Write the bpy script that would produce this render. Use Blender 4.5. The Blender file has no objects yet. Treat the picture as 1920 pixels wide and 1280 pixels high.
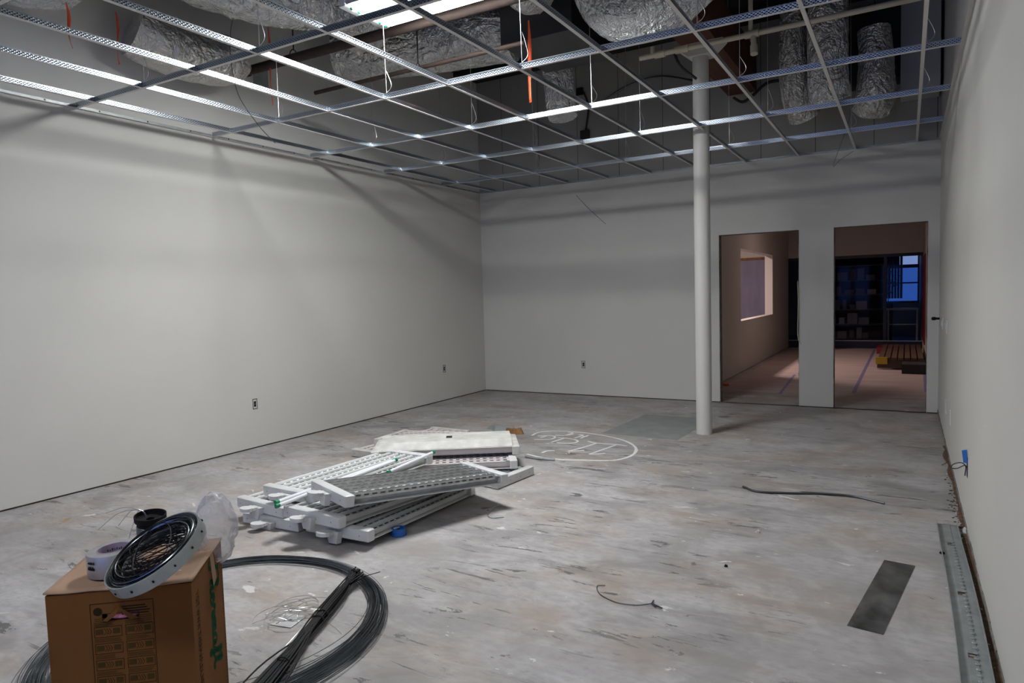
import bpy, math, random
from math import sin, cos, pi, radians as R, sqrt, atan2
from mathutils import Vector, Matrix, noise

# ---------------------------------------------------------------- camera, world, exposure
sc = bpy.context.scene
COL = sc.collection
F, YAW, PITCH, ROLL = 1279.4, -0.52507, -0.06654, -0.02894
CAM = Vector((0, 0, 1.47))
_f = Vector((sin(YAW)*cos(PITCH), cos(YAW)*cos(PITCH), sin(PITCH)))
_r = Vector((cos(YAW), -sin(YAW), 0)); _u = _r.cross(_f)
c_, s_ = cos(ROLL), sin(ROLL)
_r, _u = c_*_r + s_*_u, -s_*_r + c_*_u
cd = bpy.data.cameras.new('camera'); cam = bpy.data.objects.new('camera', cd); COL.objects.link(cam)
cam.matrix_world = Matrix(((_r.x, _u.x, -_f.x, CAM.x), (_r.y, _u.y, -_f.y, CAM.y), (_r.z, _u.z, -_f.z, CAM.z), (0, 0, 0, 1)))
cd.sensor_width = 36; cd.lens = F*36/1920; cd.clip_start = 0.02; cd.clip_end = 100
sc.camera = cam
sc.view_settings.view_transform = 'Standard'; sc.view_settings.look = 'None'
sc.view_settings.gamma = 1; sc.view_settings.use_curve_mapping = False
sc.view_settings.exposure = 0.0
w = bpy.data.worlds.new('dusk'); sc.world = w; w.use_nodes = True
w.node_tree.nodes['Background'].inputs[0].default_value = (0.22, 0.36, 0.85, 1)
w.node_tree.nodes['Background'].inputs[1].default_value = 0.5

def area(name, loc, rot, sx, sy, power, color):
    l = bpy.data.lights.new(name, 'AREA'); l.shape = 'RECTANGLE'; l.size = sx; l.size_y = sy
    l.energy = power; l.color = color
    o = bpy.data.objects.new(name, l); COL.objects.link(o); o.location = loc; o.rotation_euler = rot
    return o
P_MAIN, P_REAR, P_DUSK, P_NEXT, P_SIDE = 170, 45, 26, 9, 120
# daylight coming in through the shop window behind the camera
area('window_daylight', (-1.9, -3.9, 2.45), (R(90), 0, 0), 3.4, 3.9, P_DUSK, (0.16, 0.30, 1.0))

def at(px, py, ax, v):
    "the point where the photo's ray through (px,py) meets the plane coordinate[ax] = v"
    d = (px-960)/F*_r - (py-640)/F*_u + _f
    return CAM + d*((v-CAM[ax])/d[ax])

# ---------------------------------------------------------------- measured room
XL, XR, YB, ZC, ZD = -5.724, 0.317, 9.019, 3.056, 4.72
YF = -4.0
SX, SY, GX, GY = 0.6145, 1.2316, -5.446, 3.084

# ---------------------------------------------------------------- materials
def mat(name, col, rough=0.6, metal=0.0, var=0.0, vscale=6.0, bump=0.0, bscale=40.0, stretch=(1,1,1), col2=None, coat=0.0, spec=0.5):
    m = bpy.data.materials.new(name); m.use_nodes = True
    nt = m.node_tree; b = nt.nodes['Principled BSDF']
    b.inputs['Base Color'].default_value = (*col, 1); b.inputs['Roughness'].default_value = rough
    b.inputs['Metallic'].default_value = metal; b.inputs['Coat Weight'].default_value = coat
    b.inputs['Specular IOR Level'].default_value = spec
    if var or bump:
        tc = nt.nodes.new('ShaderNodeTexCoord'); mp = nt.nodes.new('ShaderNodeMapping')
        mp.inputs['Scale'].default_value = stretch
        nt.links.new(tc.outputs['Object'], mp.inputs['Vector'])
    if var:
        n = nt.nodes.new('ShaderNodeTexNoise'); n.inputs['Scale'].default_value = vscale; n.inputs['Detail'].default_value = 6
        nt.links.new(mp.outputs[0], n.inputs['Vector'])
        rp = nt.nodes.new('ShaderNodeValToRGB'); c2 = col2 or tuple(max(0, c*(1-var)) for c in col)
        rp.color_ramp.elements[0].position = .3; rp.color_ramp.elements[1].position = .7
        rp.color_ramp.elements[0].color = (*c2, 1); rp.color_ramp.elements[1].color = (*col, 1)
        nt.links.new(n.outputs['Fac'], rp.inputs[0]); nt.links.new(rp.outputs[0], b.inputs['Base Color'])
    if bump:
        n2 = nt.nodes.new('ShaderNodeTexNoise'); n2.inputs['Scale'].default_value = bscale; n2.inputs['Detail'].default_value = 4
        nt.links.new(mp.outputs[0], n2.inputs['Vector'])
        bp = nt.nodes.new('ShaderNodeBump'); bp.inputs['Strength'].default_value = bump; bp.inputs['Distance'].default_value = 0.01
        nt.links.new(n2.outputs['Fac'], bp.inputs['Height']); nt.links.new(bp.outputs[0], b.inputs['Normal'])
    return m

def emit(name, col, s):
    m = bpy.data.materials.new(name); m.use_nodes = True; b = m.node_tree.nodes['Principled BSDF']
    b.inputs['Base Color'].default_value = (.8, .8, .8, 1)
    b.inputs['Emission Color'].default_value = (*col, 1); b.inputs['Emission Strength'].default_value = s
    return m

M = {}
M['paint'] = mat('painted_wall', (.60, .588, .548), .55, var=.05, vscale=1.3, bump=.06, bscale=220, spec=.3)
M['foil_dull'] = None
M['dark'] = mat('dark_gap', (.03, .025, .02), .9)
M['sill'] = mat('dirty_sill_plate', (.14, .10, .07), .9, var=.6, vscale=9, bump=.5)
M['edge'] = mat('raw_gypsum_edge', (.25, .23, .2), .9, var=.5, vscale=25, bump=.5)
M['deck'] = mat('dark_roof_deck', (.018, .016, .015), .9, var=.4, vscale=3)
M['galv'] = mat('galvanised_steel', (.55, .60, .64), .28, 1.0, var=.12, vscale=30)
M['galv_dull'] = mat('dull_galvanised', (.42, .45, .445), .42, .55, var=.3, vscale=12, bump=.15, bscale=60)
M['sheet'] = mat('scuffed_sheet_metal', (.40, .42, .41), .26, .8, col2=(.07, .075, .075), var=.5, vscale=5, stretch=(1.5, 1, 1), bump=.05, bscale=30)
M['tee_face'] = mat('white_tee_face', (.62, .60, .57), .5)
M['white'] = mat('white_enamel', (.66, .66, .65), .38, var=.10, vscale=8)
M['dusty'] = mat('dusty_white_enamel', (.62, .61, .57), .6, var=.3, vscale=10)
M['mirror'] = mat('specular_reflector', (.66, .67, .67), .20, .85, var=.35, vscale=14, bump=.12, bscale=10)
M['reflw'] = mat('white_reflector', (.66, .67, .65), .25, .0, var=.12, vscale=9, coat=.4)
M['pinkw'] = mat('pinkish_reflector', (.70, .63, .62), .35, .0, var=.1, vscale=9, coat=.3)
M['slot'] = mat('slot_shadow', (.025, .025, .03), .8)
M['tube'] = mat('lamp_glass', (.85, .86, .88), .12, coat=.6)
M['green'] = mat('green_lamp_end', (.0, .22, .09), .4)
M['lit'] = emit('lit_lamp', (.97, .985, 1), 85)
M['lit_rear'] = emit('lit_lamp_dimmer', (.97, .985, 1), 14)
M['black'] = mat('black_plastic', (.007, .007, .008), .6, spec=.15)
M['dgrey'] = mat('dark_grey_plastic', (.06, .06, .06), .6)
M['blackm'] = mat('black_matte', (.02, .02, .02), .8)
M['blue'] = mat('blue_tape', (.01, .12, .45), .5, var=.25, vscale=40)
M['orange'] = mat('orange_flagging', (.95, .13, .04), .5, var=.15, vscale=20)
M['rust'] = mat('brown_iron_pipe', (.034, .018, .012), .8, .0, var=.5, vscale=14)
M['wood'] = mat('red_brown_timber', (.11, .030, .012), .7, var=.5, vscale=4, stretch=(6, .6, 6))
M['cpvc'] = mat('cream_plastic_pipe', (.50, .45, .34), .4, var=.1)
M['wire'] = mat('bright_wire', (.55, .56, .57), .35, .9)
M['dwire'] = mat('dark_wire', (.10, .11, .12), .35, .9)
M['gwire'] = mat('grey_steel_wire', (.24, .27, .29), .3, .95)
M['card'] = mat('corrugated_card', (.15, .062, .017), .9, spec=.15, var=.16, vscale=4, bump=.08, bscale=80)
M['cardtop'] = mat('pale_card_flap', (.36, .225, .145), .8, var=.2, vscale=6, bump=.1, bscale=60)  # flap card, paler than the box sides
M['print'] = mat('dark_print', (.022, .016, .006), .9, spec=.1)
M['printg'] = mat('faint_olive_print', (.055, .034, .010), .9, spec=.1)
M['greenp'] = mat('green_print', (.003, .05, .02), .9, spec=.1)
M['pink'] = mat('pink_insulation', (.55, .2, .28), .95, bump=.8)
M['fleck'] = mat('white_plaster_smear', (.62, .58, .56), .9, var=.3, vscale=50)
M['tapeg'] = mat('silver_tape', (.42, .41, .42), .35, .5, var=.25, vscale=20)
M['lilac'] = mat('lilac_tape_core', (.30, .24, .32), .7)
M['chalk'] = mat('chalk', (.85, .85, .84), .9, var=.2, vscale=45)
M['slate'] = mat('blue_grey_patch', (.26, .27, .262), .75, var=.25, vscale=5, bump=.1)
M['tan'] = mat('tan_backing', (.30, .15, .05), .8, var=.5, vscale=14)
M['redp'] = mat('dark_red_panel', (.22, .02, .02), .5)
M['paper'] = mat('pink_rosin_paper', (.50, .41, .38), .8, var=.22, vscale=2.2, bump=.15, bscale=6, stretch=(.5, 3, 1))
M['violet'] = mat('violet_tape', (.20, .18, .34), .6)
M['lavender'] = mat('lavender_panel', (.20, .19, .30), .5, var=.25, vscale=5, stretch=(1, 1, .3))
M['navy'] = mat('dark_navy_frame', (.012, .014, .022), .35)
M['bluew'] = emit('dusk_window', (.04, .14, .60), .6)
M['bluel'] = emit('pale_dusk_window', (.35, .5, .95), .65)
M['leaf'] = mat('green_leaves', (.05, .2, .05), .6)
M['curtain'] = mat('blue_curtain', (.2, .25, .45), .8)
M['yellow'] = mat('yellow_strap', (.55, .36, .02), .6)
M['plywood'] = mat('dark_brown_boards', (.14, .08, .045), .7, var=.4, vscale=6)
M['debris'] = mat('brown_debris', (.16, .095, .05), .95, var=.6, vscale=30, bump=.6)
M['board'] = mat('pale_gypsum_panel', (.40, .40, .40), .8)

def foil(name, tint=(.80, .79, .765), rough=.25, bstr=.85, sc_=5, metal=.62):
    m = bpy.data.materials.new(name); m.use_nodes = True; nt = m.node_tree; b = nt.nodes['Principled BSDF']; N = nt.nodes.new; L = nt.links.new
    b.inputs['Metallic'].default_value = metal; b.inputs['Roughness'].default_value = rough
    b.inputs['Base Color'].default_value = (*tint, 1)
    tc = N('ShaderNodeTexCoord'); last = None
    for k, (s_c, amp, st) in enumerate(((sc_*.55, 1.0, (1, 1, 1)), (sc_*1.3, .6, (1, 1, .5)), (sc_*3.4, .32, (1, 1, 1)))):
        mp = N('ShaderNodeMapping'); mp.inputs['Scale'].default_value = st; mp.inputs['Rotation'].default_value = (k*.7, k*.5, k); L(tc.outputs['Object'], mp.inputs[0])
        n = N('ShaderNodeTexNoise'); n.inputs['Scale'].default_value = s_c; n.inputs['Detail'].default_value = 3; n.inputs['Distortion'].default_value = 1.3
        L(mp.outputs[0], n.inputs['Vector'])
        a = N('ShaderNodeMath'); a.operation = 'SUBTRACT'; a.inputs[1].default_value = .5; L(n.outputs['Fac'], a.inputs[0])
        c = N('ShaderNodeMath'); c.operation = 'ABSOLUTE'; L(a.outputs[0], c.inputs[0])
        d = N('ShaderNodeMath'); d.operation = 'MULTIPLY_ADD'; d.inputs[1].default_value = amp*3; L(c.outputs[0], d.inputs[0]); d.inputs[2].default_value = 0
        if last: L(last, d.inputs[2])
        last = d.outputs[0]
    bp = N('ShaderNodeBump'); bp.inputs['Strength'].default_value = bstr; bp.inputs['Distance'].default_value = .07
    L(last, bp.inputs['Height']); L(bp.outputs[0], b.inputs['Normal'])
    return m
M['foil'] = foil('crinkled_foil')
M['foil_fine'] = foil('finely_crinkled_foil', (.86, .86, .84), .2, .9, 9)
M['foil_dark'] = foil('dusty_foil', (.66, .64, .60), .30, .7, 4)

def tee_mat():
    m = mat('perforated_galvanised_web', (.50, .56, .62), .30, 1.0); nt = m.node_tree; b = nt.nodes['Principled BSDF']
    tc = nt.nodes.new('ShaderNodeTexCoord'); sp = nt.nodes.new('ShaderNodeSeparateXYZ'); nt.links.new(tc.outputs['Object'], sp.inputs[0])
    ad = nt.nodes.new('ShaderNodeMath'); ad.operation = 'ADD'; nt.links.new(sp.outputs[0], ad.inputs[0]); nt.links.new(sp.outputs[1], ad.inputs[1])
    mu = nt.nodes.new('ShaderNodeMath'); mu.operation = 'MULTIPLY'; mu.inputs[1].default_value = 2*pi/.024; nt.links.new(ad.outputs[0], mu.inputs[0])
    zz = nt.nodes.new('ShaderNodeMath'); zz.operation = 'MULTIPLY'; zz.inputs[1].default_value = 2*pi/.017; nt.links.new(sp.outputs[2], zz.inputs[0])
    s1 = nt.nodes.new('ShaderNodeMath'); s1.operation = 'SINE'; nt.links.new(mu.outputs[0], s1.inputs[0])
    s2 = nt.nodes.new('ShaderNodeMath'); s2.operation = 'SINE'; nt.links.new(zz.outputs[0], s2.inputs[0])
    pr = nt.nodes.new('ShaderNodeMath'); pr.operation = 'MULTIPLY'; nt.links.new(s1.outputs[0], pr.inputs[0]); nt.links.new(s2.outputs[0], pr.inputs[1])
    gt = nt.nodes.new('ShaderNodeMath'); gt.operation = 'GREATER_THAN'; gt.inputs[1].default_value = .35; nt.links.new(pr.outputs[0], gt.inputs[0])
    mx = nt.nodes.new('ShaderNodeMix'); mx.data_type = 'RGBA'; nt.links.new(gt.outputs[0], mx.inputs[0])
    mx.inputs[6].default_value = (.50, .56, .62, 1); mx.inputs[7].default_value = (.06, .065, .075, 1)
    nt.links.new(mx.outputs[2], b.inputs['Base Color'])
    bp = nt.nodes.new('ShaderNodeBump'); bp.inputs['Strength'].default_value = .25; bp.inputs['Distance'].default_value = .002
    nt.links.new(pr.outputs[0], bp.inputs['Height']); nt.links.new(bp.outputs[0], b.inputs['Normal'])
    return m
M['web'] = tee_mat()

def gyp_mat():
    "unpainted grey board with vertical joints every 61 cm"
    m = mat('unpainted_gypsum', (.30, .29, .275), .8); nt = m.node_tree; b = nt.nodes['Principled BSDF']
    tc = nt.nodes.new('ShaderNodeTexCoord'); sp = nt.nodes.new('ShaderNodeSeparateXYZ'); nt.links.new(tc.outputs['Object'], sp.inputs[0])
    ad = nt.nodes.new('ShaderNodeMath'); ad.operation = 'ADD'; nt.links.new(sp.outputs[0], ad.inputs[0]); nt.links.new(sp.outputs[1], ad.inputs[1])
    mo = nt.nodes.new('ShaderNodeMath'); mo.operation = 'PINGPONG'; mo.inputs[1].default_value = .31; nt.links.new(ad.outputs[0], mo.inputs[0])
    lt = nt.nodes.new('ShaderNodeMath'); lt.operation = 'LESS_THAN'; lt.inputs[1].default_value = .004; nt.links.new(mo.outputs[0], lt.inputs[0])
    n = nt.nodes.new('ShaderNodeTexNoise'); n.inputs['Scale'].default_value = 1.2; n.inputs['Detail'].default_value = 4; nt.links.new(tc.outputs['Object'], n.inputs['Vector'])
    rp = nt.nodes.new('ShaderNodeValToRGB'); rp.color_ramp.elements[0].color = (.25, .24, .225, 1); rp.color_ramp.elements[1].color = (.34, .33, .31, 1)
    nt.links.new(n.outputs['Fac'], rp.inputs[0])
    mx = nt.nodes.new('ShaderNodeMix'); mx.data_type = 'RGBA'; nt.links.new(lt.outputs[0], mx.inputs[0])
    nt.links.new(rp.outputs[0], mx.inputs[6]); mx.inputs[7].default_value = (.08, .075, .07, 1)
    nt.links.new(mx.outputs[2], b.inputs['Base Color'])
    return m
M['gyp'] = gyp_mat()
M['gypl'] = mat('unpainted_lamplit_gypsum', (.64, .63, .60), .8, var=.08, vscale=1.5)  # same board as the back wall, made paler to carry the lamp's light

def floor_mat():
    m = mat('scraped_concrete', (.4, .4, .4), .62, spec=.35); nt = m.node_tree; b = nt.nodes['Principled BSDF']; N = nt.nodes.new; L = nt.links.new
    tc = N('ShaderNodeTexCoord')
    def nz(scale, stretch=(1, 1, 1), detail=8, dist=0.0, rot=0.0, off=(0, 0, 0), rough=.6):
        mp = N('ShaderNodeMapping'); mp.inputs['Scale'].default_value = stretch; mp.inputs['Rotation'].default_value = (0, 0, rot); mp.inputs['Location'].default_value = off
        L(tc.outputs['Object'], mp.inputs[0]); n = N('ShaderNodeTexNoise'); n.inputs['Scale'].default_value = scale; n.inputs['Detail'].default_value = detail
        n.inputs['Distortion'].default_value = dist; n.inputs['Roughness'].default_value = rough
        L(mp.outputs[0], n.inputs['Vector']); return n.outputs['Fac']
    def ramp(src, p0, p1, v0=0.0, v1=1.0):
        r = N('ShaderNodeMapRange'); r.inputs[1].default_value = p0; r.inputs[2].default_value = p1; r.inputs[3].default_value = v0; r.inputs[4].default_value = v1
        L(src, r.inputs[0]); return r.outputs[0]
    def mul(a, c):
        k = N('ShaderNodeMath'); k.operation = 'MULTIPLY'; L(a, k.inputs[0]); L(c, k.inputs[1]); return k.outputs[0]
    def mix(f, a, c):
        k = N('ShaderNodeMix'); k.data_type = 'RGBA'; L(f, k.inputs[0])
        for s, v in ((6, a), (7, c)):
            if isinstance(v, tuple): k.inputs[s].default_value = (*v, 1)
            else: L(v, k.inputs[s])
        return k.outputs[2]
    col = mix(ramp(nz(.8, detail=7), .36, .64), (.335, .318, .308), (.435, .42, .415))
    col = mix(ramp(nz(1.5, (.9, 1.2, 1), 9, off=(3, 1, 0)), .48, .62, 0, .8), col, (.345, .280, .222))       # beige stains
    col = mix(ramp(nz(2.6, (.8, 1.5, 1), 12, .6), .48, .60, .0, .45), col, (.50, .49, .485))               # pale scuffs
    col = mix(ramp(nz(2.2, (1.1, .9, 1), 12, .5, rot=.9, off=(4, 4, 0)), .50, .62, .0, .5), col, (.245, .228, .215))
    col = mix(ramp(nz(20, (.7, 1.3, 1), 10), .44, .66, .0, .55), col, (.27, .258, .25))                    # fine mottling
    sp = N('ShaderNodeSeparateXYZ'); L(tc.outputs['Object'], sp.inputs[0])
    def band(sock, c, hw, tilt=0.0):
        t1 = N('ShaderNodeMath'); t1.operation = 'MULTIPLY_ADD'; L(sp.outputs[0 if sock else 1], t1.inputs[0]); t1.inputs[1].default_value = tilt; L(sp.outputs[sock], t1.inputs[2])
        t2 = N('ShaderNodeMath'); t2.operation = 'SUBTRACT'; L(t1.outputs[0], t2.inputs[0]); t2.inputs[1].default_value = c
        t3 = N('ShaderNodeMath'); t3.operation = 'ABSOLUTE'; L(t2.outputs[0], t3.inputs[0])
        return ramp(t3.outputs[0], hw, hw*.5)
    def mxx(a, c):
        k = N('ShaderNodeMath'); k.operation = 'MAXIMUM'; L(a, k.inputs[0]); L(c, k.inputs[1]); return k.outputs[0]
    # old screed joints where the scraper left its marks
    regions = mxx(mxx(band(1, 5.35, .75, .12), band(0, -1.9, .42)), ramp(nz(.9, (.8, 1.2, 1), 4, off=(7, 2, 0)), .50, .60))
    worn = ramp(nz(1.9, (.8, 2.2, 1), 12, .8, off=(3, 9, 0)), .47, .60, 0, .55)
    col = mix(mul(worn, regions), col, (.21, .20, .195))
    streak = ramp(nz(3.3, (.75, 3.6, 1), 12, .9, off=(1, 5, 0), rough=.74), .580, .592)
    col = mix(mul(streak, regions), col, (.125, .12, .118))                                                # dark scrapes along X
    pits = ramp(nz(3.2, (1, 1.7, 1), 12, .8, rot=.5, off=(9, 4, 0), rough=.70), .655, .667)
    col = mix(pits, col, (.155, .15, .145))
    rust = ramp(nz(2.7, (1, 1, 1), 9, .4, off=(12, 4, 0)), .70, .71)
    col = mix(rust, col, (.36, .22, .13))
    flecks = ramp(nz(7, (.8, 1.4, 1), 7, .5, off=(2, 8, 0)), .665, .68)
    col = mix(flecks, col, (.60, .585, .565))
    L(col, b.inputs['Base Color'])
    bp = N('ShaderNodeBump'); bp.inputs['Strength'].default_value = .22; bp.inputs['Distance'].default_value = .01
    L(nz(18, detail=8), bp.inputs['Height']); L(bp.outputs[0], b.inputs['Normal'])
    L(ramp(nz(3), .3, .7, .45, .75), b.inputs['Roughness'])
    return m
M['floor'] = floor_mat()

def plastic_mat():
    m = bpy.data.materials.new('crumpled_clear_plastic'); m.use_nodes = True; nt = m.node_tree; b = nt.nodes['Principled BSDF']
    b.inputs['Base Color'].default_value = (.55, .54, .57, 1); b.inputs['Roughness'].default_value = .3
    lw = nt.nodes.new('ShaderNodeLayerWeight'); lw.inputs[0].default_value = .35
    mr = nt.nodes.new('ShaderNodeMapRange'); mr.inputs[3].default_value = .28; mr.inputs[4].default_value = .9; nt.links.new(lw.outputs['Facing'], mr.inputs[0])
    nt.links.new(mr.outputs[0], b.inputs['Alpha'])
    return m
M['plastic'] = plastic_mat()
def glass_mat():
    m = bpy.data.materials.new('shop_glass'); m.use_nodes = True; nt = m.node_tree
    for nn in list(nt.nodes):
        if nn.type != 'OUTPUT_MATERIAL': nt.nodes.remove(nn)
    t = nt.nodes.new('ShaderNodeBsdfTransparent'); t.inputs[0].default_value = (.85, .87, .9, 1)
    g = nt.nodes.new('ShaderNodeBsdfGlossy'); g.inputs['Roughness'].default_value = .05; g.inputs['Color'].default_value = (.8, .85, 1, 1)
    mx = nt.nodes.new('ShaderNodeMixShader'); mx.inputs[0].default_value = .008
    nt.links.new(t.outputs[0], mx.inputs[1]); nt.links.new(g.outputs[0], mx.inputs[2])
    nt.links.new(mx.outputs[0], [n for n in nt.nodes if n.type == 'OUTPUT_MATERIAL'][0].inputs[0])
    return m
M['glass'] = glass_mat()

# ---------------------------------------------------------------- mesh helper
class MB:
    def __init__(s): s.v = []; s.f = []; s.m = []; s.mats = []; s.sm = []
    def mi(s, name):
        m = M[name]
        if m not in s.mats: s.mats.append(m)
        return s.mats.index(m)
    def add(s, vs, fs, m, mtx=None, smooth=False):
        o = len(s.v)
        for p in vs:
            p = Vector(p); s.v.append(mtx @ p if mtx else p)
        k = s.mi(m)
        for f in fs: s.f.append([o+i for i in f]); s.m.append(k); s.sm.append(smooth)
        return s
    def box(s, a, b, m, mtx=None):
        x0, y0, z0 = a; x1, y1, z1 = b
        return s.add([(x0,y0,z0),(x1,y0,z0),(x1,y1,z0),(x0,y1,z0),(x0,y0,z1),(x1,y0,z1),(x1,y1,z1),(x0,y1,z1)],
                     [(0,3,2,1),(4,5,6,7),(0,1,5,4),(1,2,6,5),(2,3,7,6),(3,0,4,7)], m, mtx)
    def bbox(s, a, b, m, bev=.004, mtx=None):
        "box with chamfered vertical and top edges"
        x0, y0, z0 = a; x1, y1, z1 = b; c = bev
        ring = lambda d, z: [(x0+d+c,y0+d,z),(x1-d-c,y0+d,z),(x1-d,y0+d+c,z),(x1-d,y1-d-c,z),(x1-d-c,y1-d,z),(x0+d+c,y1-d,z),(x0+d,y1-d-c,z),(x0+d,y0+d+c,z)]
        vs = ring(c, z0)+ring(0, z0+c)+ring(0, z1-c)+ring(c, z1); fs = [tuple(range(7, -1, -1)), tuple(range(24, 32))]
        for r in range(3):
            for i in range(8):
                j = (i+1) % 8; fs.append((r*8+i, r*8+j, r*8+8+j, r*8+8+i))
        return s.add(vs, fs, m, mtx)
    def extrude(s, prof, y0, y1, m, mtx=None, closed=False, smooth=False, caps=False):
        "profile of (x,z) points extruded along y"
        n = len(prof); vs = [(x, y0, z) for x, z in prof]+[(x, y1, z) for x, z in prof]
        fs = [(i, i+1, n+i+1, n+i) for i in range(n-1)]
        if closed: fs.append((n-1, 0, n, 2*n-1))
        if caps: fs += [tuple(range(n)), tuple(range(2*n-1, n-1, -1))]
        return s.add(vs, fs, m, mtx, smooth)
    def tube(s, pts, r, m, n=6, mtx=None, closed=False, caps=True, smooth=True, rfun=None):
        pts = [Vector(p) for p in pts]; k = len(pts); vs = []; fs = []
        up = None
        for i, p in enumerate(pts):
            a = pts[(i-1) % k] if (closed or i) else p; b = pts[(i+1) % k] if (closed or i < k-1) else p
            t = (b-a); t = t.normalized() if t.length > 1e-9 else Vector((0, 0, 1))
            if up is None: up = Vector((0, 0, 1)) if abs(t.z) < .9 else Vector((1, 0, 0))
            sd = t.cross(up); sd = sd.normalized() if sd.length > 1e-6 else Vector((1, 0, 0)); up = sd.cross(t).normalized()
            rr = r[i] if isinstance(r, (list, tuple)) else r
            for j in range(n):
                an = 2*pi*j/n; q = rr*(rfun(p, i, an) if rfun else 1)
                vs.append(p + sd*cos(an)*q + up*sin(an)*q)
        for i in range(k if closed else k-1):
            for j in range(n):
                a0 = i*n+j; a1 = i*n+(j+1) % n; b0 = ((i+1) % k)*n+j; b1 = ((i+1) % k)*n+(j+1) % n
                fs.append((a0, a1, b1, b0))
        if caps and not closed: fs += [tuple(range(n-1, -1, -1)), tuple(range((k-1)*n, k*n))]
        return s.add(vs, fs, m, mtx, smooth)
    def lathe(s, prof, m, n=32, mtx=None, smooth=True):
        "profile of (r,z) turned about z"
        k = len(prof); vs = [(r*cos(2*pi*j/n), r*sin(2*pi*j/n), z) for r, z in prof for j in range(n)]
        fs = [(i*n+j, i*n+(j+1) % n, (i+1)*n+(j+1) % n, (i+1)*n+j) for i in range(k-1) for j in range(n)]
        return s.add(vs, fs, m, mtx, smooth)
    def build(s, name, parent=None, loc=None, rot=None):
        me = bpy.data.meshes.new(name); me.from_pydata([tuple(p) for p in s.v], [], s.f)
        for mm in s.mats: me.materials.append(mm)
        me.polygons.foreach_set('material_index', s.m); me.polygons.foreach_set('use_smooth', s.sm)
        me.validate(); me.update(); me.set_sharp_from_angle(angle=R(38))
        o = bpy.data.objects.new(name, me); COL.objects.link(o)
        if parent: o.parent = parent
        if loc: o.location = loc
        if rot: o.rotation_euler = rot
        return o

def tag(o, label=None, cat=None, group=None, kind=None):
    if label: o['label'] = label
    if cat: o['category'] = cat
    if group: o['group'] = group
    if kind: o['kind'] = kind
    return o
def thing(name, label, cat, loc=(0, 0, 0), rot=(0, 0, 0), group=None):
    o = bpy.data.objects.new(name, None); COL.objects.link(o); o.location = loc; o.rotation_euler = rot; o.empty_display_size = .1
    return tag(o, label, cat, group)
def struct(mb, name, parent=None):
    o = mb.build(name, parent)
    if not parent: o['kind'] = 'structure'
    return o
def copy_tree(o, parent=None):
    c = o.copy(); COL.objects.link(c); c.parent = parent
    for ch in list(o.children): copy_tree(ch, c)
    return c
def smooth_path(pts, n=8):
    pts = [Vector(p) for p in pts]; out = []
    P = [2*pts[0]-pts[1]]+pts+[2*pts[-1]-pts[-2]]
    for i in range(1, len(P)-2):
        for k in range(n):
            t = k/n; a, b, c, d = P[i-1], P[i], P[i+1], P[i+2]
            out.append(.5*((2*b)+(c-a)*t+(2*a-5*b+4*c-d)*t*t+(3*b-a-3*c+d)*t**3))
    out.append(pts[-1]); return out

# ================================================================= SETTING
struct(MB().add([(XL-.2, YF, 0), (XR+.2, YF, 0), (XR+.2, YB+.14, 0), (XL-.2, YB+.14, 0), (XL-.2, YF, -.1), (XR+.2, YF, -.1), (XR+.2, YB+.14, -.1), (XL-.2, YB+.14, -.1)],
    [(0,1,2,3), (7,6,5,4), (0,4,5,1), (1,5,6,2), (2,6,7,3), (3,7,4,0)], 'floor'), 'floor')
WG = .014                                   # the board stops short of the slab
struct(MB().box((XL-.14, YF, WG), (XL, YB+.14, ZC), 'paint').box((XL-.14, YF, ZC), (XL, YB+.14, ZD), 'gypl').box((XL-.13, YF, 0), (XL-.012, YB, WG), 'sill'), 'wall_left')
struct(MB().box((XR, YF, .035), (XR+.14, YB+.14, ZC), 'paint').box((XR, YF, ZC), (XR+.14, YB+.14, ZD), 'board').box((XR+.02, YF, 0), (XR+.13, YB, .035), 'sill'), 'wall_right')
A1, A2, B1, B2, HD = -2.102, -1.143, -.756, .204, 2.173
b = MB(); y0, y1 = YB, YB+.14
for x0, x1, z0, z1 in ((XL, A1, WG, HD), (A2, B1, WG, HD), (B2, XR, WG, HD), (XL, XR, HD, ZC)): b.box((x0, y0, z0), (x1, y1, z1), 'paint')
b.box((XL, y0, ZC), (XR, y1, ZD), 'gyp')
for x0, x1 in ((XL, A1), (A2, B1), (B2, XR)): b.box((x0+.01, y0+.012, 0), (x1-.01, y1-.012, WG), 'sill')
struct(b, 'wall_back')
# raw edges of the two openings (steel studs showing between the boards)
for n_, (x0, x1) in enumerate(((A1, A2), (B1, B2))):
    b = MB()
    b.box((x0, y0+.016, 0), (x0+.004, y1-.016, HD), 'edge').box((x1-.004, y0+.016, 0), (x1, y1-.016, HD), 'edge').box((x0, y0+.016, HD-.004), (x1, y1-.016, HD), 'edge')
    rr = random.Random(n_)
    for k in range(26):
        z = rr.uniform(0, HD-.1); l = rr.uniform(.02, .12); b.box((x0, y0-.001, z), (x0+.005, y0+.014, z+l), 'edge')
        z = rr.uniform(0, HD-.1); b.box((x1-.005, y0-.001, z), (x1, y0+.014, z+l), 'edge')
    struct(b, 'trim_%d' % (n_+5))
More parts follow.
